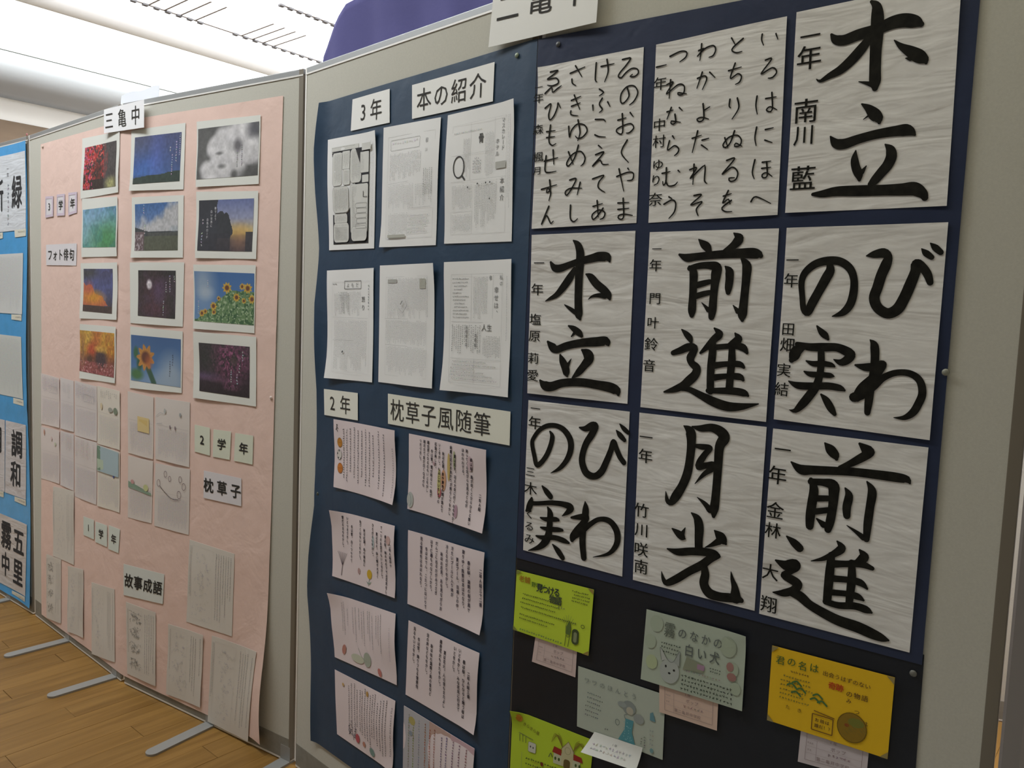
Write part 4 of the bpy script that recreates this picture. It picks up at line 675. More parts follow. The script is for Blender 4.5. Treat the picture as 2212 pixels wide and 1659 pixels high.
cap('c3c', '年', 'small caption card with 年 left of the turquoise photo', 40, .03, 46, band=BND)
cap('cfoto', 'フォト俳句', 'wide caption card reading フォト俳句 on the pink paper', 48, .02, 52)
cap('c2a', '2', 'cream caption card with a 2 below the pink blossom photo', 40, .035, 44, color='d8dccb')
cap('c2b', '学', 'cream caption card with 学 between the 2 and 年 cards', 38, .035, 44, color='d8dccb')
cap('c2c', '年', 'cream caption card with 年 above the 枕草子 caption', 38, .035, 44, color='d8dccb')
cap('cmak', '枕草子', 'caption card reading 枕草子 on plain pink paper', 48, .035, 52)
cap('c1a', '1', 'caption card with a 1 in the lower half of the pink paper', 36, .03, 40, color='d3dad2')
cap('c1b', '学', 'caption card with 学 beside the 1 card', 38, .035, 46, color='d3dad2')
cap('c1c', '年', 'caption card with 年 right after the 1 and 学 cards', 38, .035, 46, color='d3dad2')
cap('ckoji', '故事成語', 'caption card reading 故事成語 low on the pink paper', 52, .035, 54, color='d6dad6')

# ================================================================ PHOTOGRAPHS
def noise(h, w, c, seed):
    r = np.random.RandomState(seed); g = r.rand(max(2, int(c * h / w)) + 2, c + 2)
    y = np.linspace(0, g.shape[0] - 1.001, h); x = np.linspace(0, g.shape[1] - 1.001, w)
    yi = y.astype(int); xi = x.astype(int); fy = (y - yi)[:, None]; fx = (x - xi)[None]
    fy = fy * fy * (3 - 2 * fy); fx = fx * fx * (3 - 2 * fx)
    return (g[yi][:, xi] * (1 - fy) * (1 - fx) + g[yi + 1][:, xi] * fy * (1 - fx) + g[yi][:, xi + 1] * (1 - fy) * fx + g[yi + 1][:, xi + 1] * fy * fx)
def fbm(h, w, c, seed): return .55 * noise(h, w, c, seed) + .3 * noise(h, w, c * 2, seed + 1) + .15 * noise(h, w, c * 4, seed + 2)
class Pic:
    def __init__(s, w=120, h=72): s.w, s.h = w, h; s.a = np.zeros((h, w, 3)); s.X, s.Y = np.meshgrid(np.linspace(0, 1, w), np.linspace(0, 1, h))
    @staticmethod
    def c(x): return np.array([int(x[i:i + 2], 16) / 255 for i in (0, 2, 4)])
    def mix(s, m, col): m = np.clip(m, 0, 1)[..., None]; s.a = s.a * (1 - m) + (s.c(col) if isinstance(col, str) else col) * m
    def vgrad(s, *stops):
        for i in range(len(stops) - 1):
            y0, c0 = stops[i]; y1, c1 = stops[i + 1]; t = np.clip((s.Y - y0) / (y1 - y0), 0, 1)[..., None]
            m = (s.Y >= y0)[..., None]; s.a = np.where(m, s.c(c0) * (1 - t) + s.c(c1) * t, s.a)
    def blob(s, x, y, rx, ry, col, soft=.3, k=1):
        d = np.hypot((s.X - x) / rx, (s.Y - y) / ry); s.mix(k * np.clip((1 + soft - d) / (2 * soft), 0, 1), col)
    def grain(s, amt, c, seed): s.a *= (1 + amt * (noise(s.h, s.w, c, seed) - .5))[..., None]
def flower(p, x, y, r, petal, core, seed, asp=1.0):
    rr = np.random.RandomState(seed); k = 18; A = np.arctan2((p.Y - y) / 1.5, (p.X - x) / asp); D = np.hypot((p.X - x) / asp, (p.Y - y) / 1.5)
    lim = r * (.86 + .20 * np.cos(A * k / 2 + rr.rand() * 6) * np.abs(np.cos(A * 3.5 + rr.rand() * 6)) ** .3)
    p.mix(np.clip((lim - D) / (r * .12) + .5, 0, 1), petal); p.mix((D < lim) * (np.cos(A * k) > .3) * .35, 'b87830'); p.blob(x, y, r * .46 * asp, r * .69, core, .25)
def ph_maple():
    p = Pic(); p.vgrad((0, '4b3b40'), (1, '30241f')); p.mix(fbm(72, 120, 5, 3) * .5, '2a2220')
    m = ((p.X < .62 + .15 * noise(72, 120, 6, 4)) & (p.Y < .78)) | (p.X < .2); n = noise(72, 120, 26, 5)
    p.mix(m * np.clip((n - .33) * 4, 0, 1), 'b52f2e'); p.mix(m * (noise(72, 120, 40, 6) > .78), 'e06a5e'); p.mix((p.X < .3) * (noise(72, 120, 34, 8) > .72), 'cc4a70')
    p.mix((noise(72, 120, 50, 9) > .9) * (p.Y < .5) * (p.X < .7), 'ecc0b8'); p.blob(.45, .62, .12, .3, '33241f', .6, .7); p.mix((p.X > .62) * .65, '4a4848'); p.blob(.85, .93, .15, .14, 'b0ae70', .6, .9); p.grain(.35, 40, 7); return p
def ph_night():
    p = Pic(); p.vgrad((0, '4a4f7c'), (.5, '3c5aa2'), (.8, '3f66ae'), (1, '3f4a60')); p.blob(.5, .3, .12, .6, '5868bc', .9, .6); p.blob(.95, .3, .3, .8, '454c70', .7, .7); p.blob(.05, .1, .3, .3, '55586a', .8, .6)
    h = .86 + .05 * noise(72, 120, 8, 3) - .10 * p.X; p.mix((p.Y > h) * 1., '33403a'); p.grain(.18, 30, 4); return p
def ph_snow():
    p = Pic(); p.a[:] = .36
    for i, (x, y, r) in enumerate(((.33, .38, .15), (.28, .45, .12), (.45, .25, .17), (.62, .2, .17), (.75, .12, .15), (.5, .55, .2), (.36, .65, .13), (.65, .6, .16), (.92, .5, .2), (.2, .85, .14), (.28, .95, .16), (.48, .88, .15), (.7, .85, .12), (.85, .62, .12))):
        p.blob(x, y, r, r * 1.35, 'c6c4c8', .25); p.blob(x - .02, y - .05, r * .7, r * .9, 'e4e2e4', .6, .8)
    p.blob(.67, .4, .06, .12, '4c4a4e', .5, .8); p.blob(.9, .95, .2, .12, '4a4a4a', .5, .8); p.blob(.62, .95, .05, .08, '4c4c4c', .5, .8); p.blob(.37, .52, .05, .03, '484848', .6, .7); p.blob(.42, .78, .06, .04, '505050', .6, .6); p.blob(.93, .12, .1, .14, '55555e', .6, .8)
    p.grain(.10, 44, 5); p.grain(.16, 14, 6); return p
def ph_turq():
    p = Pic(); p.vgrad((0, '6f9cc8'), (.5, '72a2b4'), (1, '5c9a84')); n = fbm(72, 120, 6, 5)
    p.blob(.2, .6, .3, .5, '86b4c0', .8, .7); p.blob(.75, .8, .4, .45, '4a8e54', .7, .9); p.mix((n > .55) * .4, '3c7c78'); p.blob(.4, .15, .3, .2, '88b0d6', .8, .6); p.grain(.22, 26, 8); return p
def ph_field():
    p = Pic(); p.vgrad((0, '426aa8'), (.3, '5a7ab0'), (.6, 'a8a8b0')); n = fbm(72, 120, 5, 12); p.mix(np.clip((p.X * .55 + p.Y * 1.1 + n * .7 - .8) * 3.5, 0, 1) * (p.Y < .62), 'bcbcc0')
    p.mix((p.Y > .5 + .1 * np.clip(p.X * 3, 0, 1)) * 1., '3e4246'); p.mix((p.Y > .62 + .01 * p.X) * (p.X > .3) * 1., '4a4c4a'); p.mix((p.Y > .70) * 1., '55584a'); p.mix((p.X < .22) * (p.Y > .6) * 1., '6a585c'); p.mix((p.X < .2) * (p.Y > .65) * (noise(72, 120, 44, 3) > .6), 'a89aa0')
    p.blob(.93, .55, .1, .05, 'a9b0b8', .5); p.grain(.2, 36, 13); return p
def ph_sunset():
    p = Pic(); p.vgrad((0, '6672a6'), (.35, '9298b8'), (.55, 'bfae92'), (.66, 'd8b468'), (.7, '6e5c52'), (1, '463c44')); p.blob(.77, .62, .16, .1, 'f0cc6a', .9, .9); p.blob(.77, .76, .12, .2, '9a6e56', .9, .6)
    m = (p.X < .33) | (np.hypot((p.X - .40) / .22, (p.Y - .62) / .40) < .86 + .35 * noise(72, 120, 18, 3)) | (np.hypot((p.X - .52) / .08, (p.Y - .62) / .2) < .8 + .4 * noise(72, 120, 30, 8)); p.mix(m * (p.Y < .75) * 1., '34363c'); p.mix((p.X < .33 + .04 * noise(72, 120, 14, 5)) * 1., '34363e'); p.mix((p.Y > .66) * (p.X < .6) * .8, '34343c'); p.mix((p.Y > .62) * (p.X > .88) * 1., '3c3a40'); p.grain(.14, 30, 4); return p
def ph_fire():
    p = Pic(); p.vgrad((0, '474663'), (.4, '53588a'), (.75, '454458'), (1, '4a3c3a')); n = fbm(72, 120, 6, 7); p.mix((n > .5) * .5, '5f64a4'); p.blob(.15, .1, .3, .12, '44443e', .7, .8)
    m = (p.Y - .28 - p.X * .62 + (n - .5) * .3) > 0; m2 = p.Y < .86 - .02 * p.X; p.mix(m * m2 * np.clip(1.25 - p.X * .3, 0, 1), 'c26848'); p.blob(.35, .66, .3, .13, 'e09a34', .7, .95); p.blob(.2, .45, .12, .14, 'c8604e', .7, .6); p.mix((p.Y > .85) * 1., '4a3b38'); p.grain(.2, 30, 3); return p
def ph_moon():
    p = Pic(); p.vgrad((0, '343434'), (1, '30302e')); n = fbm(72, 120, 7, 9); p.blob(.4, .6, .35, .5, '52343e', .8, .8); p.mix((n > .55) * .5, '4a3b4a'); p.blob(.57, .42, .14, .2, '60486a', .8, .7); p.blob(.3, .3, .07, .1, 'e8e0e8', .35); p.blob(.5, .85, .3, .12, '583440', .8, .5); p.grain(.3, 44, 6); return p
def ph_sunfl():
    p = Pic(); p.vgrad((0, '3f6aa8'), (.6, '4c78b4'), (1, '6a90b8')); p.blob(.15, .25, .17, .4, 'a6b8cc', .7, .8); p.blob(.2, .42, .12, .12, 'c0ccd8', .6, .6)
    h = .95 - .62 * np.clip((p.X - .05) / .55, 0, 1) + .06 * noise(72, 120, 12, 3); g = (p.Y > h); p.mix(g * 1., '66885a'); p.mix(g * (noise(72, 120, 40, 4) > .6), '3f6340'); p.mix(g * (noise(72, 120, 52, 5) > .75), 'a0b890')
    for i, (x, y, r) in enumerate(((.56, .3, .075), (.9, .29, .07), (.81, .26, .045), (.72, .48, .06), (.33, .68, .06), (.42, .52, .035), (.13, .84, .05), (.97, .5, .06), (.19, .8, .04), (.34, .8, .04), (.84, .54, .04))): flower(p, x, y, r, 'd8b040', '6a4030', i)
    return p
def ph_leaf():
    p = Pic(); p.vgrad((0, 'c98a3e'), (.45, 'c47c30'), (.7, '8a5040'), (1, '8a4648')); n = noise(72, 120, 12, 4); p.mix((n > .5) * (p.Y < .5) * .7, 'dca840'); p.blob(.25, .2, .12, .3, 'e0bc5a', .6, .6); p.blob(.5, .15, .12, .3, 'c0603c', .6, .6); p.blob(.35, .45, .13, .18, 'bc4a34', .5, .9); p.blob(.62, .62, .17, .2, '45383e', .35, .95); p.blob(.6, .40, .16, .07, 'dcaa4e', .5, .8); p.blob(.3, .65, .1, .1, '4c3a30', .5, .7)
    p.mix((p.Y > .72) * (noise(72, 120, 38, 5) > .5) * .8, 'a85a5c'); p.mix((p.Y > .72) * (noise(72, 120, 50, 6) > .78), 'c89090'); p.blob(.08, .5, .06, .4, 'a07a58', .6, .6); p.grain(.3, 36, 9); return p
def ph_one():
    p = Pic(); p.vgrad((0, '46689e'), (.6, '4f78ae'), (1, '6c90c0')); p.blob(.82, .8, .22, .4, 'a6b6c8', .6, .85); p.blob(.75, .95, .4, .2, '9aaec4', .6, .7); p.blob(.12, .85, .13, .12, '4f7a4c', .4); p.blob(.1, .38, .05, .13, '3f6a4a', .4); p.blob(.18, .6, .06, .15, '335a44', .4)
    for i in range(12): p.blob(.35 + .012 * i, .68 + .028 * i, .05, .04, '3b5a48', .3)
    flower(p, .3, .46, .19, 'd0904a', '6a3f34', 3, .95); p.blob(.37, .55, .07, .14, 'b4603c', .5, .7); return p
def ph_pinkn():
    p = Pic(); p.vgrad((0, '3e363c'), (.6, '3a2b35'), (1, '2a2226')); n = noise(72, 120, 34, 4); m = np.clip(1.2 - np.hypot((p.X - .62) / .45, (p.Y - .28) / .42), 0, 1) + .7 * np.clip(1 - np.hypot((p.X - .65) / .25, (p.Y - .8) / .15), 0, 1)
    p.mix(m * (n > .4) * .75, '864066'); p.mix(m * (noise(72, 120, 46, 5) > .68) * .8, 'b06a90'); p.blob(.1, .67, .22, .07, '7a5a90', .8, .7); p.blob(.5, .72, .3, .05, '805070', .8, .5); p.blob(.7, .3, .07, .1, '3c3a34', .5, .8); p.blob(.15, .3, .2, .3, '343a36', .8, .7); p.grain(.25, 50, 8); return p
def photo(key, label, fn, text=None, tone='e0e0dc'):
    o, pl = sheet('ph' + key, 'photo_haiku', label, 'photo print', 'twelve photo haiku prints on the pink paper', 'dfe0da', layer=0.0042, nx=8, ny=8, wave=.003, curl=corner_curl(0, 1, .004) if key in ('01', '11') else None)
    a = fn(); a.a = a.a * .84 + .085; S0, z0 = SHEETS['ph' + key][0]
    # convert the print's corners to u,v on its sheet so that it follows the sheet's waves
    c = SHEETS['ph' + key]
    def inv(S, z):
        u = v = .5
        for _ in range(6):
            s, q = bil(c, u, v); u += (S - s) / pl.w; v -= (z - q) / pl.h
        return u, v
    q = [inv(*k) for k in SHEETS['pr' + key]]
    ny_, nx_ = a.h, a.w; V = []
    for j in range(ny_ + 1):
        for i in range(nx_ + 1):
            u, v = i / nx_, j / ny_; uu = (1 - u) * (1 - v) * q[0][0] + u * (1 - v) * q[1][0] + u * v * q[2][0] + (1 - u) * v * q[3][0]; vv = (1 - u) * (1 - v) * q[0][1] + u * (1 - v) * q[1][1] + u * v * q[2][1] + (1 - u) * v * q[3][1]
            V.append(pl.p(uu, vv, .0005))
    F = []; C = []
    n = nx_ + 1; A_ = np.clip(a.a, 0, 1); A_ = np.where(A_ <= .04045, A_ / 12.92, ((A_ + .055) / 1.055) ** 2.4)
    for j in range(ny_):
        for i in range(nx_): F.append((j * n + i, (j + 1) * n + i, (j + 1) * n + i + 1, j * n + i + 1)); C.append(A_[j, i])
    mesh_obj('photograph', V, F, M_print, o, origin=o.location, cols=C)
    if text:
        d = Draw(pl, .0011); col, cols = text
        for (x, y0, y1, size) in cols:
            if isinstance(y1, str): d.vtext(y1, x * pl.w * 1000, y0 * pl.h * 1000, size, size * 1.08, col, .01)
            else: d.scrib(x * pl.w * 1000 - size / 2, y0 * pl.h * 1000, x * pl.w * 1000 + size / 2, y1 * pl.h * 1000, size, size, col, w=.9, ragged=0)
        d.build(o, 'haiku_lettering')
WH = (.62, .62, .66); BK = (.06, .06, .08); GY = (.25, .25, .28)
photo('00', 'print of red maple leaves against dark woods', ph_maple)
photo('01', 'print of a deep blue night sky over dark hills', ph_night, (WH, [(.75, .28, .45, 9), (.79, .45, .8, 7), (.86, .25, .6, 8), (.92, .15, .5, 6)]))
photo('02', 'print of white snowy blossom clumps in black and white', ph_snow, (GY, [(.66, .45, .75, 6), (.73, .4, .75, 6)]))
photo('10', 'print of blurred turquoise and green water', ph_turq)
photo('11', 'print of a school field under big white clouds', ph_field, (WH, [(.25, .12, .3, 8), (.27, .45, .65, 8)]))
photo('12', 'print of a sunset behind dark trees with white writing', ph_sunset, (WH, [(.33, .25, '奏でよう', 10), (.265, .30, '白い世界に', 10), (.20, .42, '白色のロード', 10), (.12, .40, .52, 9), (.11, .60, .85, 9)]))
photo('20', 'print of a glowing orange cloud in a purple sky', ph_fire)
photo('21', 'print of a white moon in a dark purple night', ph_moon, (WH, [(.84, .17, .35, 8), (.76, .2, .5, 8), (.69, .3, .5, 7), (.65, .6, .85, 7)]))
photo('22', 'print of many sunflowers under a blue sky', ph_sunfl, (WH, [(.25, .2, .35, 6), (.09, .55, .78, 6)]))
photo('30', 'print of golden autumn trees around a dark arch', ph_leaf)
photo('31', 'print of one large sunflower on blue sky', ph_one, (BK, [(.78, .45, .8, 8), (.83, .38, .6, 8)]))
photo('32', 'print of pink night blossom with white writing', ph_pinkn, (WH, [(.80, .22, .40, 8), (.75, .42, .55, 9), (.71, .55, .72, 9), (.62, .5, .7, 7)]))

# ================================================================ SECOND-GRADE AND FIRST-GRADE SHEETS ON THE PINK PAPER
def essay(top, kind=0, ink=(.33, .33, .37), cs=3.6, pitch=5.2, frame=True):
    def f(d):
        W_, H_ = d.W, d.H
        if frame: d.line(W_ * .04, H_ * top, W_ * .96, H_ * top, .5, (.45, .42, .42))
        d.scrib(W_ * .08, H_ * (top + .04), W_ * .95, H_ * .95, pitch, cs, ink, w=.5, ragged=.25)
        if kind: kind(d)
        else: d.scrib(W_ * .15, H_ * .08, W_ * .9, H_ * (top - .05), pitch * 1.9, cs * 1.7, (.4, .4, .42), w=.5, ragged=.5, gap=.35)
    return f
def dr_none(d): pass
def dr_eggs(d): d.disc(d.W * .60, d.H * .36, d.W * .10, 9, lin('a0a098')); d.disc(d.W * .82, d.H * .36, d.W * .09, 13, lin('7f8a78')); d.disc(d.W * .2, d.H * .33, 9, 12, lin('d8c8a8')); d.scrib(d.W * .1, 8, d.W * .9, d.H * .2, 16, 6, (.2, .2, .22), w=.8, ragged=.6)
def dr_gold(d): d.rect(d.W * .4, d.H * .36, d.W * .85, d.H * .6, lin('dcc690')); d.rect(d.W * .46, d.H * .40, d.W * .78, d.H * .57, lin('d9bf80'))
def dr_kids(d):
    for x in (.45, .6): d.disc(d.W * x, d.H * .44, 3.5, 7, lin('8a7a80'))
    d.stroke([(8, d.H * .3, 1), (30, d.H * .24, 1), (50, d.H * .25, 1)], lin('9a9ea0'), 1.2); d.stroke([(10, d.H * .42, 1), (40, d.H * .4, 1)], lin('9a9ea0'), 1.2); d.disc(d.W * .3, d.H * .2, 6, 9, lin('b8bab8')); d.disc(d.W * .75, d.H * .22, 5, 7, lin('a0a2a4'))
def dr_flower(d):
    d.rect(2, 2, d.W * .96, d.H * .42, lin('a8bcc4')); d.rect(2, 2, d.W * .16, d.H * .40, lin('7a9480')); d.rect(2, d.H * .22, d.W * .4, d.H * .42, lin('b8c8b4'))
    for x, y in ((.55, .2), (.7, .26), (.62, .34), (.82, .36), (.5, .3), (.75, .42)): d.disc(d.W * x, d.H * y, 7, 10, lin('4a5490'), 9, .5)
    d.stroke([(d.W * .5, 20, 1), (d.W * .6, 60, 1), (d.W * .8, 90, 1)], lin('3c4880'), 2.2)
def dr_hill(d): d.poly([(4, d.H * .5), (4, d.H * .40), (d.W * .5, d.H * .46), (d.W * .96, d.H * .52), (d.W * .96, d.H * .56)], lin('8aa08c')); d.disc(d.W * .2, d.H * .4, 10, 8, lin('c49a98')); d.disc(d.W * .75, d.H * .45, 14, 12, lin('c8cc98'))
def dr_branch(d):
    d.stroke([(d.W * .15, d.H * .34, 2), (d.W * .3, d.H * .42, 2), (d.W * .5, d.H * .5, 2), (d.W * .7, d.H * .5, 2)], lin('4c3c40'), 2)
    for x, y, r in ((.12, .3, 9), (.32, .14, 8), (.45, .2, 7), (.75, .18, 8), (.85, .28, 9), (.72, .42, 10)): d.ring(d.W * x, d.H * y, r, r * 1.3, 1.6, lin('6c5058'))
def dr_pink(d): d.disc(d.W * .2, 20, 6, 12, lin('c89a88')); d.disc(d.W * .6, 40, 8, 9, lin('d8c4c0')); d.disc(d.W * .8, 60, 9, 8, lin('c8ccb4'))
def dr_pot(d): d.scrib(8, 6, d.W - 8, d.H * .35, 10, 6, (.35, .33, .42), w=.8, ragged=.4); d.frame(d.W * .45, d.H * .2, d.W * .9, d.H * .33, .8, lin('a0a0a6'))
def dr_many(d): d.scrib(8, 6, d.W - 8, d.H * .33, 9, 6, (.5, .42, .42), w=.9, ragged=.5, gap=.3)
G_m = 'second-grade essays with small drawings on the pink paper'
ES = [('a0', dr_pot, 'faint essay sheet at the left end of the upper essay row'), ('a1', None, 'narrow pale essay sheet second in the upper essay row'), ('a2', dr_pot, 'essay sheet with a grey kettle sketch in the upper row'), ('a3', dr_eggs, 'essay sheet with grey round shapes under the autumn print'),
      ('a4', dr_gold, 'essay sheet with a pale gold square under the large sunflower print'), ('a5', dr_kids, 'essay sheet with pencil lines and tiny figures in the upper row'),
      ('b0', dr_pink, 'essay sheet with a small brown mark at the left of the lower row'), ('b1', dr_many, 'narrow cream essay sheet second in the lower essay row'), ('b2', dr_many, 'essay sheet with faint lilac sketches third in the lower row'), ('b3', dr_flower, 'essay sheet with blue irises painted on a grey ground'),
      ('b4', dr_hill, 'essay sheet with a small green hill drawing in the lower row'), ('b5', dr_branch, 'essay sheet with a dark bending branch and round blossoms')]
for i, (k_, fn, lb) in enumerate(ES):
    sheet(k_, 'essay_sheet', lb, 'essay', G_m, ['dcd2cf', 'd9d2d2', 'd8d0ce', 'dcd5ca', 'dbd2cc', 'd8d0cb'][i % 6], layer=.0036 + (i % 2) * .0005, nx=5, ny=8, draw=essay(.44, fn or 0, (.40, .38, .44)), wave=.002)
def k_art(seed, dark=.3, art=None):
    def f(d):
        W_, H_ = d.W, d.H; d.frame(W_ * .08, H_ * .05, W_ * .55, H_ * .93, .5, (.55, .53, .5))
        d.scrib(W_ * .58, H_ * .06, W_ * .96, H_ * .9, 12, 5, (.20, .19, .20), w=.6, ragged=.45, gap=.1); d.scrib(W_ * .02, H_ * .06, W_ * .08, H_ * .7, 6, 4.2, (.2, .2, .2), w=.5)
        if art: art(d)
        else: d.scrib(W_ * .12, H_ * .1, W_ * .52, H_ * .9, 14, 8, (dark, dark, dark + .04), w=.8, ragged=.1)
    return f
def art_dark(d):
    for y in (.16, .36, .58, .80):
        for i in range(46):
            x = d.W * d.rn.uniform(.14, .5); yy = d.H * (y + d.rn.uniform(-.07, .07)); a = d.rn.uniform(0, 3.1)
            d.line(x, yy, x + 9 * math.cos(a), yy + 9 * math.sin(a), d.rn.uniform(.7, 1.8), (.16, .155, .14) if d.rn.random() < .7 else (.3, .29, .27))
def art_soft(d):
    for i in range(70):
        x = d.W * d.rn.gauss(.34, .1); y = d.H * d.rn.uniform(.1, .9); a = d.rn.uniform(0, 6); x = min(max(x, 12), d.W * .56)
        d.stroke([(x, y, .8), (x + 7 * math.cos(a), y + 7 * math.sin(a), .8), (x + 9 * math.cos(a + .9), y + 9 * math.sin(a + .9), .8)], (.42, .40, .46) if i % 3 else (.5, .5, .42), .9)
G_k = 'first-grade proverb sheets low on the pink paper'
KS = [('k0', art_soft, 'tall proverb sheet left of the 1 caption card'), ('k1', art_dark, 'proverb sheet in the bottom left corner of the pink paper'), ('k2', art_soft, 'proverb sheet with dim drawing, second along the bottom edge'), ('k3', art_soft, 'proverb sheet with lilac drawing, third along the bottom edge'),
      ('k4', art_dark, 'proverb sheet with bold dark ink lines under the 故事成語 caption'), ('k5', art_soft, 'proverb sheet with pencil figures between the two tall ones'), ('k6', art_soft, 'large proverb sheet right of the 故事成語 caption'), ('k7', art_soft, 'proverb sheet at the loose bottom right corner of the pink paper')]
for i, (k_, fn, lb) in enumerate(KS):
    sheet(k_, 'proverb_sheet', lb, 'worksheet', G_k, 'd6d0c8', layer=.0036 + (i % 3) * .0005, nx=6, ny=10, draw=k_art(i, art=fn), wave=.003)

# ================================================================ BOOK REPORTS ON THE NAVY SHEET
LG = (.20, .20, .21); MG = (.09, .09, .09)
def doc0(d):
    W_, H_ = d.W, d.H; X = lambda a: a * W_; Y = lambda a: a * H_; wh = lin('d6d6d2')
    d.rect(X(.11), Y(.12), X(.88), Y(.95), (.03, .03, .035)); d.rect(X(.10), Y(.08), X(.66), Y(.13), wh)
    for b in ((.125, .135, .33, .43, 9), (.34, .13, .49, .29, 2), (.50, .12, .72, .42, 12), (.36, .29, .50, .43, 6), (.70, .16, .87, .34, 2), (.74, .36, .87, .425, 2), (.13, .44, .47, .67, 12), (.15, .68, .44, .77, 8), (.13, .76, .47, .935, 12), (.51, .435, .87, .86, 6), (.53, .80, .86, .93, 12)):
        d.rrect(X(b[0]), Y(b[1]), X(b[2]), Y(b[3]), b[4], wh, (.1, .1, .1)); d.scrib(X(b[0]) + 4, Y(b[1]) + 5, X(b[2]) - 3, Y(b[3]) - 5, 4.2, 2.8, (.2, .2, .2), w=.35, ragged=.2)
    d.rect(X(.74), Y(.09), X(.92), Y(.15), wh); d.scrib(X(.89), Y(.08), X(.98), Y(.9), 5, 2.8, LG, w=.3); d.scrib(X(.12), Y(.085), X(.62), Y(.115), 4.5, 3, MG, w=.4, vert=False)
    for i in range(10): yy = .80 + i * .012; d.line(X(.16), Y(yy), X(.44), Y(yy + .005), .5, (.2, .2, .2))
    for i in range(5): d.rrect(X(.62 + .02 * (i % 2)), Y(.60 + .045 * i), X(.86), Y(.64 + .045 * i), 6, None, (.15, .15, .15))
    d.line(X(.78), Y(.5), X(.78), Y(.55), 2.4, (.1, .1, .1)); d.line(X(.78), Y(.55), X(.86), Y(.55), 1.4, (.1, .1, .1))
def doc1(d):
    W_, H_ = d.W, d.H; X = lambda a: a * W_; Y = lambda a: a * H_
    d.frame(X(.10), Y(.09), X(.93), Y(.93), .4, (.5, .5, .5)); d.rrect(X(.15), Y(.12), X(.68), Y(.205), 3, None, (.22, .22, .22)); d.scrib(X(.18), Y(.13), X(.66), Y(.20), 12, 9, (.55, .55, .55), w=.5, vert=False, ragged=0)
    d.vtext('星', X(.80), Y(.16), 11, col=(.25, .25, .25)); d.vtext('川', X(.80), Y(.235), 9, col=(.45, .45, .45))
    d.scrib(X(.12), Y(.23), X(.72), Y(.46), 6, 3.6, LG, w=.4, ragged=.35); d.scrib(X(.74), Y(.38), X(.92), Y(.6), 7, 4, MG, w=.4); d.scrib(X(.12), Y(.49), X(.6), Y(.72), 6, 3.6, LG, w=.35, ragged=.4, gap=.1); d.scrib(X(.62), Y(.5), X(.92), Y(.68), 7, 3.8, LG, w=.4, ragged=.5)
    d.line(X(.12), Y(.48), X(.5), Y(.47), .4, LG); d.line(X(.55), Y(.69), X(.9), Y(.69), .4, LG); d.scrib(X(.12), Y(.72), X(.5), Y(.92), 5.5, 3.4, LG, w=.35); d.scrib(X(.5), Y(.74), X(.9), Y(.92), 8, 5, (.3, .3, .3), w=.45, vert=False, ragged=.3); d.rect(X(.14), Y(.90), X(.46), Y(.925), lin('b8b8b0'))
def doc2(d):
    W_, H_ = d.W, d.H; X = lambda a: a * W_; Y = lambda a: a * H_; E = (.38, .38, .38)
    d.frame(X(.10), Y(.10), X(.90), Y(.93), .4, (.5, .5, .5)); d.line(X(.73), Y(.10), X(.73), Y(.46), .4, E); d.line(X(.10), Y(.53), X(.90), Y(.53), .4, E); d.line(X(.10), Y(.33), X(.73), Y(.33), .4, E); d.line(X(.38), Y(.1), X(.38), Y(.53), .4, E); d.line(X(.12), Y(.76), X(.42), Y(.76), .4, E); d.line(X(.42), Y(.76), X(.42), Y(.93), .4, E)
    d.vtext('マスカレード', X(.85), Y(.13), 11.5, 11.5, (.2, .2, .2), .006); d.vtext('ホテル', X(.77), Y(.27), 12, 13.5, (.2, .2, .2), .01); d.ch('骨', X(.53), Y(.225), 17, 23, (.1, .1, .1), .03)
    d.vtext('本紹介', X(.85), Y(.56), 14, 18, (.18, .18, .18), .012)
    d.ring(X(.215), Y(.42), 17, 24, 3.2, (.06, .06, .06)); d.line(X(.215) + 10, Y(.42) + 19, X(.215) + 20, Y(.42) + 30, 4.5, (.06, .06, .06))
    d.scrib(X(.12), Y(.15), X(.7), Y(.19), 6, 5, (.4, .4, .4), w=.4, vert=False); d.scrib(X(.26), Y(.21), X(.37), Y(.50), 3.5, 2.5, LG, w=.3); d.scrib(X(.58), Y(.19), X(.72), Y(.52), 4, 2.6, LG, w=.3, ragged=.1); d.scrib(X(.42), Y(.36), X(.55), Y(.5), 6, 5, LG, w=.5, vert=False)
    d.rect(X(.75), Y(.42), X(.9), Y(.47), lin('b9b9b4')); d.scrib(X(.44), Y(.56), X(.78), Y(.9), 5, 3.2, MG, w=.38, ragged=.45); d.scrib(X(.12), Y(.56), X(.42), Y(.75), 5, 3.2, LG, w=.33, ragged=.3); d.scrib(X(.12), Y(.78), X(.41), Y(.92), 4.4, 3, LG, w=.33, ragged=.15); d.scrib(X(.92), Y(.1), X(.97), Y(.9), 5, 3, LG, w=.3, gap=0)
    for x, y in ((.62, .56), (.5, .56), (.36, .58), (.68, .56), (.68, .68)): d.disc(X(x), Y(y), 2.2, 2.2, (.08, .08, .08), 6)
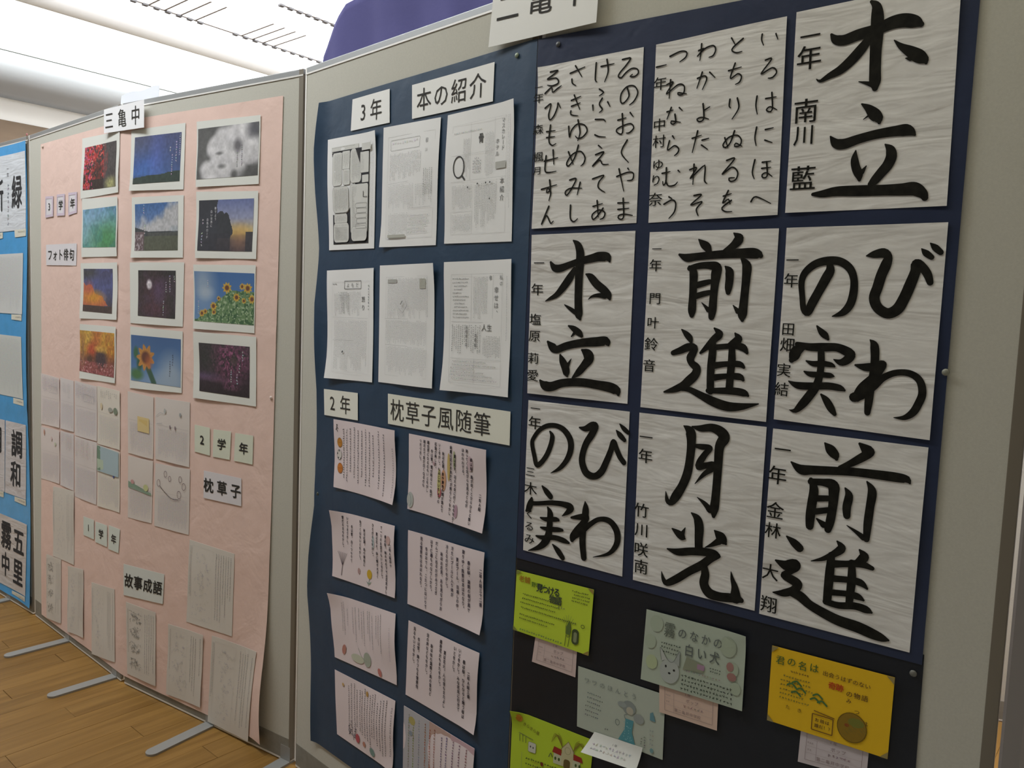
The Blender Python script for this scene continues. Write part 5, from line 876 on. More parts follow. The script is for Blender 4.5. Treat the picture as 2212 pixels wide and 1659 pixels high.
def doc3(d):
    W_, H_ = d.W, d.H; X = lambda a: a * W_; Y = lambda a: a * H_
    d.frame(X(.14), Y(.11), X(.92), Y(.93), .35, (.5, .5, .5)); d.frame(X(.40), Y(.105), X(.74), Y(.175), 1.3, (.1, .1, .1)); d.htext('よもだ', X(.47), Y(.142), 13, 20, (.25, .25, .25)); d.vtext('怒り', X(.79), Y(.27), 16, 22, (.15, .15, .15), .01); d.scrib(X(.86), Y(.12), X(.93), Y(.38), 12, 7, (.2, .2, .2), w=.7, ragged=0)
    d.scrib(X(.14), Y(.12), X(.28), Y(.15), 5, 5, MG, w=.6, vert=False); d.scrib(X(.15), Y(.2), X(.74), Y(.42), 6, 3.6, LG, w=.4, ragged=.3); d.scrib(X(.15), Y(.46), X(.9), Y(.92), 6, 3.6, LG, w=.4, ragged=.3, gap=.1); d.scrib(X(.3), Y(.2), X(.5), Y(.4), 7, 4, MG, w=.5, ragged=.6)
    d.disc(X(.36), Y(.745), 4, 2.5, (.06, .06, .06), 9, -.6); d.line(X(.14), Y(.43), X(.9), Y(.44), .4, LG); d.line(X(.14), Y(.64), X(.6), Y(.64), .4, LG)
def doc4(d):
    W_, H_ = d.W, d.H; X = lambda a: a * W_; Y = lambda a: a * H_
    d.frame(X(.13), Y(.10), X(.9), Y(.93), .35, (.5, .5, .5)); d.rect(X(.16), Y(.12), X(.34), Y(.15), lin('bdbdb8')); d.rect(X(.76), Y(.12), X(.86), Y(.20), lin('c2c2b8'))
    d.scrib(X(.14), Y(.11), X(.9), Y(.45), 5, 3.2, LG, w=.36, ragged=.3); d.scrib(X(.14), Y(.46), X(.88), Y(.67), 5, 3.2, LG, w=.36, ragged=.3); d.scrib(X(.14), Y(.68), X(.9), Y(.92), 5, 3.2, LG, w=.36, ragged=.35)
    d.line(X(.42), Y(.33), X(.46), Y(.3), 3, (.25, .25, .25)); d.line(X(.46), Y(.40), X(.54), Y(.34), 1, (.12, .12, .12)); d.line(X(.54), Y(.34), X(.5), Y(.28), .8, (.2, .2, .2)); d.line(X(.38), Y(.36), X(.46), Y(.40), .8, (.4, .4, .4)); d.line(X(.13), Y(.45), X(.56), Y(.45), .4, MG); d.line(X(.14), Y(.67), X(.56), Y(.675), .4, MG)
def doc5(d):
    W_, H_ = d.W, d.H; X = lambda a: a * W_; Y = lambda a: a * H_; E = (.3, .3, .3)
    d.frame(X(.12), Y(.10), X(.88), Y(.93), .4, E); d.line(X(.42), Y(.1), X(.42), Y(.45), .4, E); d.line(X(.74), Y(.11), X(.74), Y(.43), .4, E); d.line(X(.12), Y(.46), X(.60), Y(.46), .4, E); d.line(X(.12), Y(.74), X(.88), Y(.74), .4, E); d.line(X(.48), Y(.74), X(.48), Y(.93), .4, E)
    d.vtext('私の', X(.86), Y(.13), 11, 13, (.22, .22, .22)); d.vtext('幸せは、', X(.79), Y(.22), 15, 17, (.2, .2, .2)); d.htext('人生', X(.62), Y(.50), 17, 17, (.12, .12, .12)); d.vtext('幸', X(.70), Y(.13), 11, col=(.2, .2, .2))
    d.scrib(X(.14), Y(.12), X(.40), Y(.45), 8, 4.6, MG, w=.45, vert=False, ragged=.5); d.scrib(X(.44), Y(.12), X(.66), Y(.44), 5, 3.2, (.25, .25, .25), w=.45, ragged=.2); d.scrib(X(.6), Y(.56), X(.86), Y(.73), 5, 3.4, MG, w=.42, ragged=.2); d.scrib(X(.12), Y(.48), X(.58), Y(.72), 7, 4.4, MG, w=.45, ragged=.4)
    d.vtext('消費税', X(.50), Y(.56), 9, 11, (.15, .15, .15), .01); d.vtext('法務省大臣', X(.36), Y(.5), 8, 10, (.15, .15, .15), .01); d.scrib(X(.13), Y(.75), X(.86), Y(.92), 8, 5, (.28, .28, .28), w=.5, vert=False, ragged=.5); d.scrib(X(.92), Y(.12), X(.96), Y(.6), 5, 3.4, LG, w=.35)
DL = ['book report with black ground and white speech bubbles', 'faint book report with an empty title box, top row of the navy sheet', 'book report with a bold magnifying glass drawing', 'book report with a small boxed heading and 怒り down its side', 'faint dense book report with a small pen sketch at its centre', 'book report with 人生 written large in the middle']
for i, fn in enumerate((doc0, doc1, doc2, doc3, doc4, doc5)):
    sheet('d%d' % i, 'book_report', DL[i], 'worksheet', 'six photocopied book reports on the navy sheet', 'ececec', layer=0.0042, nx=6, ny=10, draw=fn, wave=.005, curl=corner_curl(0, 1, .006) if i % 2 else corner_curl(1, 0, .006))

# essays in the style of the pillow book
INK = (.02, .015, .025)
def cols(lines, x_first, dx, y0, size, pitch, ink=INK, marks=None, x_sz=None):
    def f(d):
        if marks: marks(d)
        x = x_first
        for s in lines:
            if s: d.vtext(s, x, y0 + (size * 1.1 if s[0] == '　' else 0), size * 1.08, pitch, ink, .035, sx=x_sz or size * .95, jit=.35)
            x -= dx
    return f
def mk0(d):
    H_ = d.H; rn = d.rn
    d.disc(27, 62, 11, 13, lin('c98a3a'), 22); d.ring(27, 62, 11, 13, .8, lin('7a4a20')); d.line(18, 62, 36, 62, .7, lin('8a5a28')); d.line(27, 51, 27, 73, .7, lin('8a5a28')); d.ring(27, 62, 6, 12, .6, lin('8a5a28'))
    d.disc(24, 96, 11, 14, lin('d2ccc8'), 22); d.ring(24, 96, 11, 14, .8, (.05, .05, .06)); d.disc(24, 96, 4, 5, (.05, .05, .06), 5)
    for i in range(5): a = i * 1.257 - .4; d.disc(24 + 9 * math.cos(a), 96 + 11 * math.sin(a), 2.7, 3.2, (.05, .05, .06), 6)
    d.disc(28, 133, 12, 14, lin('cc7e38'), 22); d.ring(28, 133, 12, 14, .8, lin('7a4422')); d.ring(28, 133, 6, 12, .7, lin('8a4c24')); d.line(18, 133, 38, 133, .7, lin('8a4c24'))
    d.disc(16, 14, 2.4, 2.4, INK, 8); d.stroke([(16, 17, 2), (14, 24, 2), (18, 32, 2)], INK, 2); d.stroke([(14, 24, 1.4), (10, 28, 1.4)], INK, 1.4); d.stroke([(15, 20, 1.4), (22, 24, 1.4)], INK, 1.4)
    ks = ((228, 24), (205, 3), (180, 30), (163, 30), (146, 10), (128, 30), (111, 30), (94, 8), (76, 30), (60, 26), (46, 20))
    for k_, (x, y) in enumerate(ks): d.scrib(x - 5, 8 + y * .3, x + 5, 182 - (k_ % 3) * 16, 10, 6.4, (.07, .06, .08), w=1.0, ragged=.15)
    d.scrib(262, 40, 270, 180, 9, 6, (.25, .22, .24), w=.6, ragged=0)
def mk1(d):
    for x, y, c, rx, ry in ((150, 60, 'c8b070', 5, 34), (132, 95, 'd0a080', 9, 26), (116, 105, 'c8c080', 6, 36), (118, 126, 'b4606a', 7, 13), (170, 40, 'b0b490', 4, 22), (10, 165, 'b8bcb8', 12, 20), (225, 40, 'd0b8c0', 9, 18), (96, 60, 'c0a0a8', 3, 5), (180, 160, 'b090a0', 6, 16)): d.disc(x, y, rx, ry, lin(c), 16)
    d.stroke([(8, 150, 1), (14, 168, 1), (10, 180, 1)], lin('70848a'), 1)
def mk2(d):
    d.disc(172, 150, 11, 13, lin('d0ac38'), 14); d.disc(172, 150, 4, 5, lin('7a6430'), 9); d.line(172, 162, 168, 182, 1.6, lin('7c9284')); d.poly([(168, 174), (158, 170), (166, 178)], lin('8ca092')); d.poly([(170, 174), (182, 168), (173, 178)], lin('8ca092'))
    for a in range(7): d.stroke([(48, 150, 1.6), (48 + (a - 3) * 4, 128, 1.2), (48 + (a - 3) * 7, 112, .8)], lin('5c5058'), 1.1)
    d.line(48, 150, 44, 178, 2, lin('5c5058')); d.disc(258, 42, 9, 12, lin('c8a8a4'), 10); d.disc(125, 150, 6, 9, lin('b89a98'), 8); d.disc(190, 60, 5, 18, lin('c0ccd0'), 12)
def mk4(d):
    for k_, x in enumerate((226, 216, 206, 188, 176, 168, 150, 140, 128, 112, 100, 76, 62, 54)): d.scrib(x - 3, 14 + (k_ % 4) * 4, x + 3, 120 - (k_ % 3) * 18, 6, 4.2, (.2, .19, .21), w=.6, ragged=.1)
    d.scrib(262, 40, 268, 160, 6, 5, (.35, .33, .34), w=.5); d.disc(52, 150, 9, 16, lin('bc8478'), 9, .4); d.disc(160, 152, 17, 20, lin('aab0a2'), 12); d.disc(115, 160, 30, 12, lin('c4c6b4'), 14); d.disc(215, 172, 8, 12, lin('c07a72'), 8, -.5); d.stroke([(120, 130, 1), (135, 150, 1), (160, 160, 1)], lin('9aa494'), 1.4)
def mk6(d):
    for k_, x in enumerate((232, 220, 208, 196, 184, 174, 164, 152, 140, 128, 118, 104, 92, 78, 66)): d.scrib(x - 4, 8 + (k_ % 4) * 5, x + 4, 172 - (k_ * 7 % 40), 8, 5.6, (.06, .05, .06), w=.85, ragged=.1)
    d.scrib(250, 20, 258, 170, 8, 6, (.12, .1, .12), w=.7)
    for i in range(26): a = d.rn.uniform(0, 6.28); x = d.rn.uniform(60, 100); y = d.rn.uniform(125, 165); d.stroke([(x, y, 1.5), (x + 8 * math.cos(a), y + 8 * math.sin(a), 1)], lin('4c4450'), 1.6)
    d.disc(105, 160, 10, 13, lin('b85a62'), 9); d.disc(135, 165, 7, 8, lin('c08a78'), 6); d.disc(172, 172, 13, 10, lin('7e9690'), 8, .6); d.disc(40, 30, 5, 5, lin('caa870'), 8); d.disc(150, 20, 5, 8, lin('b89050'), 7)
def mk7(d):
    d.rect(180, 0, d.W, d.H, lin('c8a8b0')); d.rect(100, 0, 181, d.H, lin('c2a49a')); d.rect(0, 0, 101, d.H, lin('b8b6bc'))
    for k_, (x, c) in enumerate(((238, '8a5a5a'), (214, '7a5a70'), (192, '7a5a70'), (168, '6a5a80'), (150, '604a6a'), (122, 'a05a48'), (104, 'a86048'), (86, 'b07048'), (62, '8a8ca0'), (40, '909440'), (22, '909080'))): d.scrib(x - 5, 12, x + 5, 180, 10, 6.4, lin(c), w=1.1, ragged=.2)
    d.disc(34, 26, 13, 11, lin('b0a468'), 8); d.disc(30, 60, 7, 7, lin('9098a4'), 7)
S_TXT = {
 's1': (['　　　　　　　　　二年Ａ組', '', '　春は桜。風が吹くとひらひらと舞い', '降ってくる花びらを見ると心が', 'ほわわわする。', '', '　夏は花火。花火大会に行くのもをかし', '綺麗な花火のあかりが照らしてをかし', '', '　秋は紅葉。赤や黄色の葉が落ちて', 'いとをかし。もみじやいちょうの', '紅葉が美しき。', '　冬は雪。雪が降ると一面が', '銀世界になるのもいとをかし', '朝おきて息が白くなるのも', 'つきづきし。'], 258, 14.2, 12, 8.6, 9.8, mk1),
 's2': (['　　　二年Ａ組四十', '　春は桜。桜の木の下でお花見をし、', 'て一つのお団子もいとをかし。', '　夏は花火。夜に輝き大きく', 'ひろがるもをかし。', '', '　秋は紅葉。赤や黄色に', '色づく山もいとをかし。', '', '　冬は雪。白くつもりて', 'いとつきづきし。', '雪だるまもをかし。'], 266, 19.5, 14, 9, 10.4, mk2),
 's3': (['　　二年Ａ組三十二番', '', '　春は桜、満開の桜が風で', '散りゆく風景はあはれなり。', '　夏はプール、日差しの中、', '冷たいプールに入り体が', '冷えるのがりをかし。', '　秋はお月見、月を見ながらお', 'だんごに出るかがみうさぎ', 'ほす仁義ものなりしかり。', '　冬はおでん、こたつにはいりて', '見る雪景色はあはれなり。'], 266, 19.5, 12, 9.8, 11.2, None),
 's5': (['', '　　　二年Ａ組三番', '　春は桜、ひらひらと舞う桜は', 'いとをかし。みな花見に行きて', 'いとをかし。', '', '　夏は花火。人の音もまたよし', '線香花火もまたをかし。', '', '　秋は枯れ葉舞う風の音など', '虫の声などもをかし。', '', '　冬は雪。降りつもる雪景色', '見るもいとをかし。'], 250, 17.2, 14, 9.8, 11.2, None)}
SL = ['pink essay with orange balls and a football drawn down its left side', 'pink essay with yellow and red highlights under the long sign', 'pink essay with a yellow flower and a bare tree drawing', 'pink essay in large plain handwriting beginning with 春は桜', 'pink essay in faint small writing with pale plant drawings', 'pink essay in bold dark handwriting above the striped one', 'pink essay with a red flower and dark scribbles at its foot', 'essay striped in lilac, orange and grey at the bottom of the navy sheet']
for i in range(8):
    k_ = 's%d' % i
    if k_ in S_TXT: L_, xf, dx, y0, sz, pt, mk = S_TXT[k_]; fn = cols(L_, xf, dx, y0, sz, pt, marks=mk, ink=(.045, .035, .045) if k_ == 's5' else (.07, .055, .08) if k_ == 's3' else INK)
    else: fn = {0: mk0, 4: mk4, 6: mk6, 7: mk7}[i]
    sheet(k_, 'essay_sheet', SL[i], 'essay', 'pink handwritten essays on the navy sheet', 'e3d5d8', layer=0.0042, nx=10, ny=8, draw=fn, wave=.006, curl=corner_curl(0, 0, .012, .3) if i in (2, 4) else corner_curl(1, 1, .005))

# ================================================================ CALLIGRAPHY
HL = ['hiragana calligraphy beginning ゐのおくやま, four columns, left of the top row', 'hiragana calligraphy beginning いろはにほへと, middle of the top row', 'large brush calligraphy 木立 at the top right, signed 南川',
      'large brush calligraphy 木立 below the ゐのおくやま sheet', 'large brush calligraphy 前進 at the centre of the nine sheets', 'large brush calligraphy のびわの実 beside the lone pin at the edge', 'large brush calligraphy のびわの実 in the bottom left of the nine sheets', 'large brush calligraphy 月光 in the bottom row', 'large brush calligraphy 前進 above the yellow card']
HL[2] = 'large brush calligraphy 木立 directly right of the いろはにほへと sheet'
for i in range(9):
    sheet('h%d' % i, 'calligraphy_sheet', HL[i], 'calligraphy', 'nine sheets of brush calligraphy', 'e2e0de', m=M_washi, layer=0.0042, nx=14, ny=18, ink=True, wave=.003, curl=(lambda u, v: .004 * max(0, 1 - math.hypot(u, v) / .12) ** 1.5) if i == 0 else None)

# ================================================================ BOOK CARDS
BKI = (.035, .045, .03)
def card0(d):
    W_, H_ = d.W, d.H
    d.htext('老舗', 14, 16, 15, 15, lin('b07a28'), .02); d.htext('野球が', 46, 22, 12, 12, lin('5a7a2c'), .02); d.htext('見つける', 62, 26, 17, 14.5, (.03, .04, .05), .03, sy=20); d.htext('物語', 96, 43, 17, 15, (.08, .1, .05), .045, sy=20); d.scrib(110, 52, 136, 60, 7, 6, (.2, .2, .12), w=.6, vert=False)
    d.scrib(142, 10, 186, 38, 7, 4.2, BKI, w=.6, vert=False, ragged=.2); d.scrib(14, 44, 120, 74, 10, 4.4, BKI, w=.7, vert=False, ragged=.3); d.scrib(16, 76, 162, 86, 9, 4.4, BKI, w=.7, vert=False, ragged=.05); d.scrib(14, 92, 108, 118, 9, 4.4, BKI, w=.7, vert=False, ragged=.3)
    d.poly([(135, 92), (141, 78), (146, 92), (145, 108), (135, 108)], lin('64783c')); d.ring(140, 96, 6, 18, .9, (.1, .12, .05)); d.rrect(150, 92, 166, 124, 7, lin('4a5634'), (.05, .06, .03)); d.rrect(154, 98, 162, 120, 4, lin('8c9470')); d.line(136, 108, 134, 134, 1.4, lin('5a6a30')); d.line(145, 108, 142, 134, 1.4, lin('5a6a30')); d.ring(174, 82, 4, 3.5, 1, BKI)
    for i in range(7): a = 3.6 + i * .35; d.line(140 + 10 * math.cos(a), 92 + 14 * math.sin(a), 140 + 19 * math.cos(a), 92 + 26 * math.sin(a), .6, (.2, .25, .1))
    for (x, y) in ((0, 0), (W_, 0), (0, H_), (W_, H_)):
        d.poly([(x, y), (x + (14 if x == 0 else -14), y), (x, y + (10 if y == 0 else -10))], lin('8a9048') if x == 0 else lin('a08a4a'))
    d.scrib(16, 126, 130, 136, 9, 6, (.12, .2, .1), w=.8, vert=False, ragged=0)
def card1(d):
    d.disc(20, 12, 9, 8, lin('cc8a30'), 12); d.htext('きらきら星', 34, 22, 9, 9, lin('7a7030'), .01, slope=.25)
    for x in (22, 30, 38): d.line(x, 46, x + 1, 62, 1.2, (.12, .14, .06))
    d.line(20, 44, 58, 50, 1.4, (.15, .16, .08)); d.rrect(46, 56, 66, 78, 3, lin('cfcfc0'), (.2, .2, .12)); d.disc(52, 66, 1.8, 2.5, (.1, .1, .08), 7); d.disc(59, 67, 1.8, 2.5, (.1, .1, .08), 7)
    d.rect(112, 56, 178, 84, lin('c6c8a8')); d.poly([(132, 84), (132, 44), (146, 26), (160, 44), (160, 84)], lin('c9c29a')); d.stroke([(130, 46, 1), (146, 25, 1), (162, 46, 1)], (.3, .2, .12), 1.6, smooth=False); d.ring(146, 46, 7, 8, .8, lin('8a8a60'))
    d.poly([(108, 60), (112, 46), (131, 48), (131, 62)], lin('9c3428')); d.poly([(161, 62), (161, 48), (180, 50), (184, 62)], lin('9c3428'))
    d.rrect(138, 66, 154, 88, 6, lin('6a5a34'))
    for x in (117, 126, 168, 177): d.disc(x, 72, 2.6, 4, lin('4c6030'), 9)
    for sx in (-1, 1):
        for i in range(6): d.stroke([(146 + sx * 14, 42, 1), (146 + sx * (18 + i * 3), 22 - i, 1), (146 + sx * (26 + i * 3), 14 + i * 5, 1)], lin('8a7a30'), .9)
    d.stroke([(100, 74, 1), (105, 64, 1), (109, 72, 1)], (.1, .12, .06), 1.6); d.stroke([(186, 74, 1), (192, 84, 1), (196, 92, 1)], (.1, .12, .06), 1.6)
    d.line(30, 84, 30, 160, .7, (.3, .36, .15)); d.scrib(40, 88, 190, 150, 12, 6, BKI, w=.8, vert=False, ragged=.3); d.disc(84, 96, 4, 5, lin('7a3a20'), 8); d.disc(104, 104, 4, 5, lin('7a3a20'), 8)
    for i in range(40): x = d.rn.uniform(36, 190); y = d.rn.uniform(96, 158); d.line(x, y, x + 10, y + 1, .5, lin('b08a38'))
def card2(d):
    d.htext('ワワのほんとう', 22, 24, 13, 18, lin('8c9490'), .0); d.scrib(18, 44, 62, 108, 9.5, 4.6, (.14, .16, .16), w=.6, vert=False, ragged=.3); d.scrib(60, 108, 80, 114, 8, 5, (.12, .12, .12), w=.7, vert=False)
    d.disc(120, 50, 15, 14, lin('8e9694'), 14); d.disc(104, 48, 10, 6, lin('9aa2a0'), 10); d.disc(142, 66, 12, 10, lin('9aa09e'), 10); d.disc(122, 56, 8, 8, lin('b8b4a4'), 12)
    d.poly([(113, 74), (131, 74), (128, 98), (136, 122), (98, 122), (112, 96)], lin('5a98a4'))
    for i in range(22): d.disc(d.rn.uniform(110, 128), d.rn.uniform(80, 120), 1.1, 1.1, lin('8cbcc2'), 6)
    d.ring(95, 88, 4.5, 6, 1, (.15, .18, .18)); d.stroke([(113, 76, 1), (110, 68, 1), (116, 66, 1)], (.2, .22, .22), 1.2); d.poly([(166, 46), (172, 42), (178, 60), (166, 60)], lin('6c94a0')); d.disc(172, 120, 4, 5, lin('7ca0a4'), 8)
    d.scrib(146, 96, 160, 126, 7, 5, (.2, .22, .2), w=.6); d.scrib(166, 76, 186, 116, 9, 5, (.35, .37, .33), w=.5, vert=False, ragged=.5)
def card3(d):
    for x, y, r, c in ((24, 22, 14, 'aebaa8'), (14, 60, 12, 'afbba8'), (20, 100, 12, 'b6c29c'), (168, 30, 16, 'abb6a2'), (178, 70, 12, 'adb8a4'), (186, 104, 10, 'adb9a5')): d.disc(x, y, r, r * 1.2, lin(c), 16)
    d.ch('霧', 52, 28, 24, 32, (.14, .16, .13), .012); d.htext('のなかの', 78, 28, 19, 23.5, (.14, .16, .15), .015, sy=22); d.htext('白い犬', 94, 57, 20, 25, (.13, .15, .14), .02, sy=25)
    d.scrib(36, 52, 78, 76, 8, 5, BKI, w=.7, vert=False, ragged=0); d.disc(58, 108, 20, 24, lin('b2b8b4'), 18); d.poly([(40, 92), (36, 66), (52, 86)], lin('b8bcb8')); d.poly([(64, 88), (76, 64), (77, 94)], lin('a6aca8')); d.stroke([(40, 90, 1), (36, 66, 1), (52, 86, 1), (64, 88, 1), (76, 64, 1), (78, 96, 1)], lin('70766e'), 1)
    d.disc(50, 100, 2, 2.8, (.03, .03, .03), 8); d.disc(67, 104, 2.4, 2.4, (.03, .03, .03), 8); d.disc(58, 112, 2.8, 2.2, (.03, .03, .03), 8)
    d.poly([(84, 96), (90, 70), (124, 76), (124, 92), (106, 94)], lin('8f9480')); d.rect(112, 78, 126, 88, lin('a888a0')); d.scrib(84, 94, 160, 100, 6, 5, (.3, .32, .26), w=.7, vert=False, ragged=0); d.scrib(136, 76, 160, 90, 6, 4, BKI, w=.6, vert=False)
    d.disc(174, 66, 7, 9, lin('a8807a'), 10); d.disc(178, 84, 9, 8, lin('a27a74'), 10); d.scrib(82, 104, 184, 140, 8.5, 6, BKI, w=.85, vert=False, ragged=.12)
def card4(d):
    G_ = lin('4c6a34'); B_ = (.12, .06, .02)
    for i, c in enumerate('君の名は'): d.ch(c, 16 + i * 19, 22 - (i % 2) * 2, 16, 17, G_, .012)
    d.htext('出会うはずのない', 92, 24, 9.5, 9.6, B_, .008, slope=.04); d.htext('奇跡', 104, 42, 13, 12, lin('c04a20'), .03); d.htext('の物語', 132, 48, 11, 12, B_, .01)
    d.scrib(30, 34, 66, 41, 6, 4.4, B_, w=.6, vert=False, ragged=0); d.scrib(18, 44, 78, 92, 8, 4.4, (.12, .13, .04), w=.6, vert=False, ragged=.35)
    for x, y in ((38, 62), (46, 56), (54, 66), (46, 74), (82, 68), (90, 78), (78, 76)): d.stroke([(x - 7, y, 3), (x, y - 4, 3), (x + 8, y + 2, 3)], lin('4f7440'), 3)
    for i, c in enumerate('みつは'): d.ch(c, 132 + i * 14, 60 + i * 15, 9, 9, B_, .01)
    d.htext('たき', 34, 102, 8, 20, B_); d.frame(76, 100, 110, 128, 1.5, (.16, .07, .02)); d.line(78, 94, 112, 98, 1.6, (.2, .1, .02)); d.htext('お前は', 84, 109, 7.5, 8.5, B_, .02); d.htext('誰だ！？', 84, 119, 7.5, 7.5, B_, .02)
    d.disc(140, 104, 23, 25, lin('917426'), 26); d.ring(140, 104, 23, 25, 1.2, lin('6a5418')); d.disc(146, 94, 13, 8, lin('7a7a34'), 10); d.disc(132, 102, 4, 3, lin('8a4a24'), 7)
    for i in range(26): a = d.rn.uniform(0, 6.28); r = d.rn.uniform(2, 19); x, y = 140 + r * math.cos(a), 104 + r * math.sin(a); d.line(x, y, x + 5, y + 3, .7, lin('7f7030'))
    for (x, y) in ((0, 0), (d.W, 0), (0, d.H), (d.W, d.H)): d.poly([(x, y), (x + (12 if x == 0 else -12), y), (x, y + (12 if y == 0 else -12))], lin('9a8a58'))
def slip(d):
    W_, H_ = d.W, d.H; c = (.28, .2, .2); d.frame(W_ * .1, H_ * .06, W_ * .92, H_ * .86, .6, c); d.line(W_ * .26, H_ * .22, W_ * .26, H_ * .84, .4, c)
    for y in (.22, .43, .64): d.line(W_ * .1, H_ * y, W_ * .92, H_ * y, .35, (.42, .34, .34))
    d.htext('1年', W_ * .46, H_ * .13, 6.5, 7, c); d.htext('ポップ', W_ * .5, H_ * .33, 8, 8.5, c); d.scrib(W_ * .42, H_ * .46, W_ * .8, H_ * .6, 7.5, 6.5, c, w=.7, vert=False, ragged=0); d.htext('第二亀井中学校', W_ * .3, H_ * .75, 7.2, 7.8, c); d.htext('作品名', W_ * .13, H_ * .33, 3.4, 3.6, c); d.htext('氏名', W_ * .14, H_ * .54, 3.4, 3.8, c)
G_c = 'hand-drawn book cards on the dark sheet'; G_l = 'name slips under the book cards'
sheet('l0', 'name_slip', 'pink name slip hanging from the upper green card', 'label', G_l, 'd8c2be', layer=0.0032, nx=5, ny=4, draw=slip)
sheet('l3', 'name_slip', 'pink name slip hanging from the grey-green dog card', 'label', G_l, 'd8bdae', layer=0.0062, nx=5, ny=4, draw=slip)
sheet('l4', 'name_slip', 'pale lilac name slip hanging from the yellow card', 'label', G_l, 'cfc5ca', layer=0.0032, nx=5, ny=4, draw=slip)
sheet('g0', 'book_card', 'lime green book card with a pencil and round badge drawing', 'card', G_c, 'c6dc40', layer=0.0060, draw=card0)
sheet('g1', 'book_card', 'lime green book card with a red-roofed school drawing', 'card', G_c, 'bcd438', layer=0.0037, draw=card1, curl=corner_curl(0, 0, .012, .2))
sheet('g2', 'book_card', 'grey card with a figure in a blue dotted dress', 'card', G_c, 'b6beb2', layer=0.0044, draw=card2)
sheet('l2', 'name_slip', 'white name slip curling forward under the blue dress card', 'label', G_l, 'dfe0dc', layer=0.0067, nx=12, ny=8, draw=lambda d: (d.htext('1年', d.W * .45, d.H * .3, 6, 6.5, (.2, .2, .2)), d.scrib(10, 18, d.W - 10, d.H - 6, 9, 7, (.4, .4, .42), w=.5, vert=False)), curl=lambda u, v: .014 * v * v + .008 * (1 - u) * v)
sheet('g3', 'book_card', 'grey-green book card reading 霧のなかの白い犬 with a dog face', 'card', G_c, 'b4bfb0', layer=0.0087, draw=card3, curl=corner_curl(1, 0, .005))
sheet('g4', 'book_card', 'golden yellow book card with a boxed speech and round sketch', 'card', G_c, 'e8bc24', layer=0.0060, draw=card4)

# ================================================================ SHEETS ON THE BLUE PAPER
def brush(items):
    def f(d):
        for c, x, y, sx, sy in items: d.ch(c, x, y, sx, sy, (.03, .03, .035), .035)
    return f
G_b = 'calligraphy sheets on the bright blue paper'
S4 = lambda s0, s1, z1, z0: [(s0, z1), (s1, z1), (s1 - .006, z0), (s0 - .006, z0)]
sheet('m0', 'calligraphy_sheet', 'calligraphy with 緑 at the top of the blue paper', 'calligraphy', G_b, 'd2d6dc', m=M_washi, layer=0.0042, corners=[(.535, 2.018), (.886, 2.016), (.874, 1.690), (.53, 1.686)], draw=lambda d: (brush([('緑', 255, 165, 110, 150), ('新', 60, 170, 110, 150)])(d), d.vtext('一年', 160, 60, 22, 26, (.15, .15, .17)), d.scrib(150, 120, 175, 320, 22, 18, (.25, .25, .28), w=2, ragged=0)))
def faint(d): d.scrib(12, 12, d.W - 12, d.H - 12, 9, 6, (.42, .42, .44), w=.5, ragged=.3)
sheet('m1', 'essay_sheet', 'faint printed essay, upper of two on the blue paper', 'essay', 'printed essays on the blue paper', 'd0d2d2', layer=0.0042, corners=[(.49, 1.588), (.846, 1.590), (.838, 1.327), (.485, 1.327)], draw=faint)
sheet('m2', 'essay_sheet', 'faint printed essay, lower of two on the blue paper', 'essay', 'printed essays on the blue paper', 'ccd0ce', layer=0.0042, corners=[(.48, 1.230), (.826, 1.229), (.838, .958), (.475, .955)], draw=faint)
sheet('m3', 'calligraphy_sheet', 'calligraphy with 調和 nearest the right edge of the blue paper', 'calligraphy', G_b, 'ccc8ca', m=M_washi, layer=0.0042, draw=brush([('調', 130, 95, 130, 130), ('和', 120, 235, 120, 125)]))
sheet('m3b', 'calligraphy_sheet', 'calligraphy with 調和 partly cut off at the picture edge', 'calligraphy', G_b, 'ccc8ca', m=M_washi, layer=0.0042, corners=[(.375, .836), (.622, .842), (.604, .507), (.360, .500)], draw=brush([('調', 150, 95, 130, 130), ('和', 140, 235, 120, 125)]))
sheet('m4', 'calligraphy_sheet', 'calligraphy with 五里霧中 at the foot of the blue paper', 'calligraphy', G_b, 'ccc6c4', m=M_washi, layer=0.0042, corners=[(.47, .396), (.848, .401), (.826, .070), (.455, .062)], draw=lambda d: (brush([('五', 290, 95, 130, 130), ('里', 285, 240, 120, 130), ('霧', 150, 90, 120, 140), ('中', 145, 230, 100, 120)])(d), d.scrib(10, 20, 70, 310, 26, 22, (.1, .1, .1), w=3, ragged=0)))
for k_, lb in (('ml0', 'cream name slip under the topmost calligraphy sheet'), ('ml0b', 'cream name slip at the picture edge beside the topmost slip'), ('ml1', 'cream name slip under the upper printed essay'), ('ml2', 'cream name slip under the lower printed essay'), ('ml3', 'cream name slip under the whole two-character 調和 calligraphy'), ('ml3b', 'cream name slip under the cut-off 調和 calligraphy sheet'), ('ml4', 'cream name slip at the very foot of the blue paper')):
    sheet(k_, 'name_slip', lb, 'label', 'cream name slips on the blue paper', 'd8d6c8', layer=0.0042, nx=3, ny=2, draw=lambda d: d.scrib(d.W * .3, 5, d.W - 6, d.H - 5, 12, 10, (.4, .38, .34), w=1.2, vert=False, ragged=0))

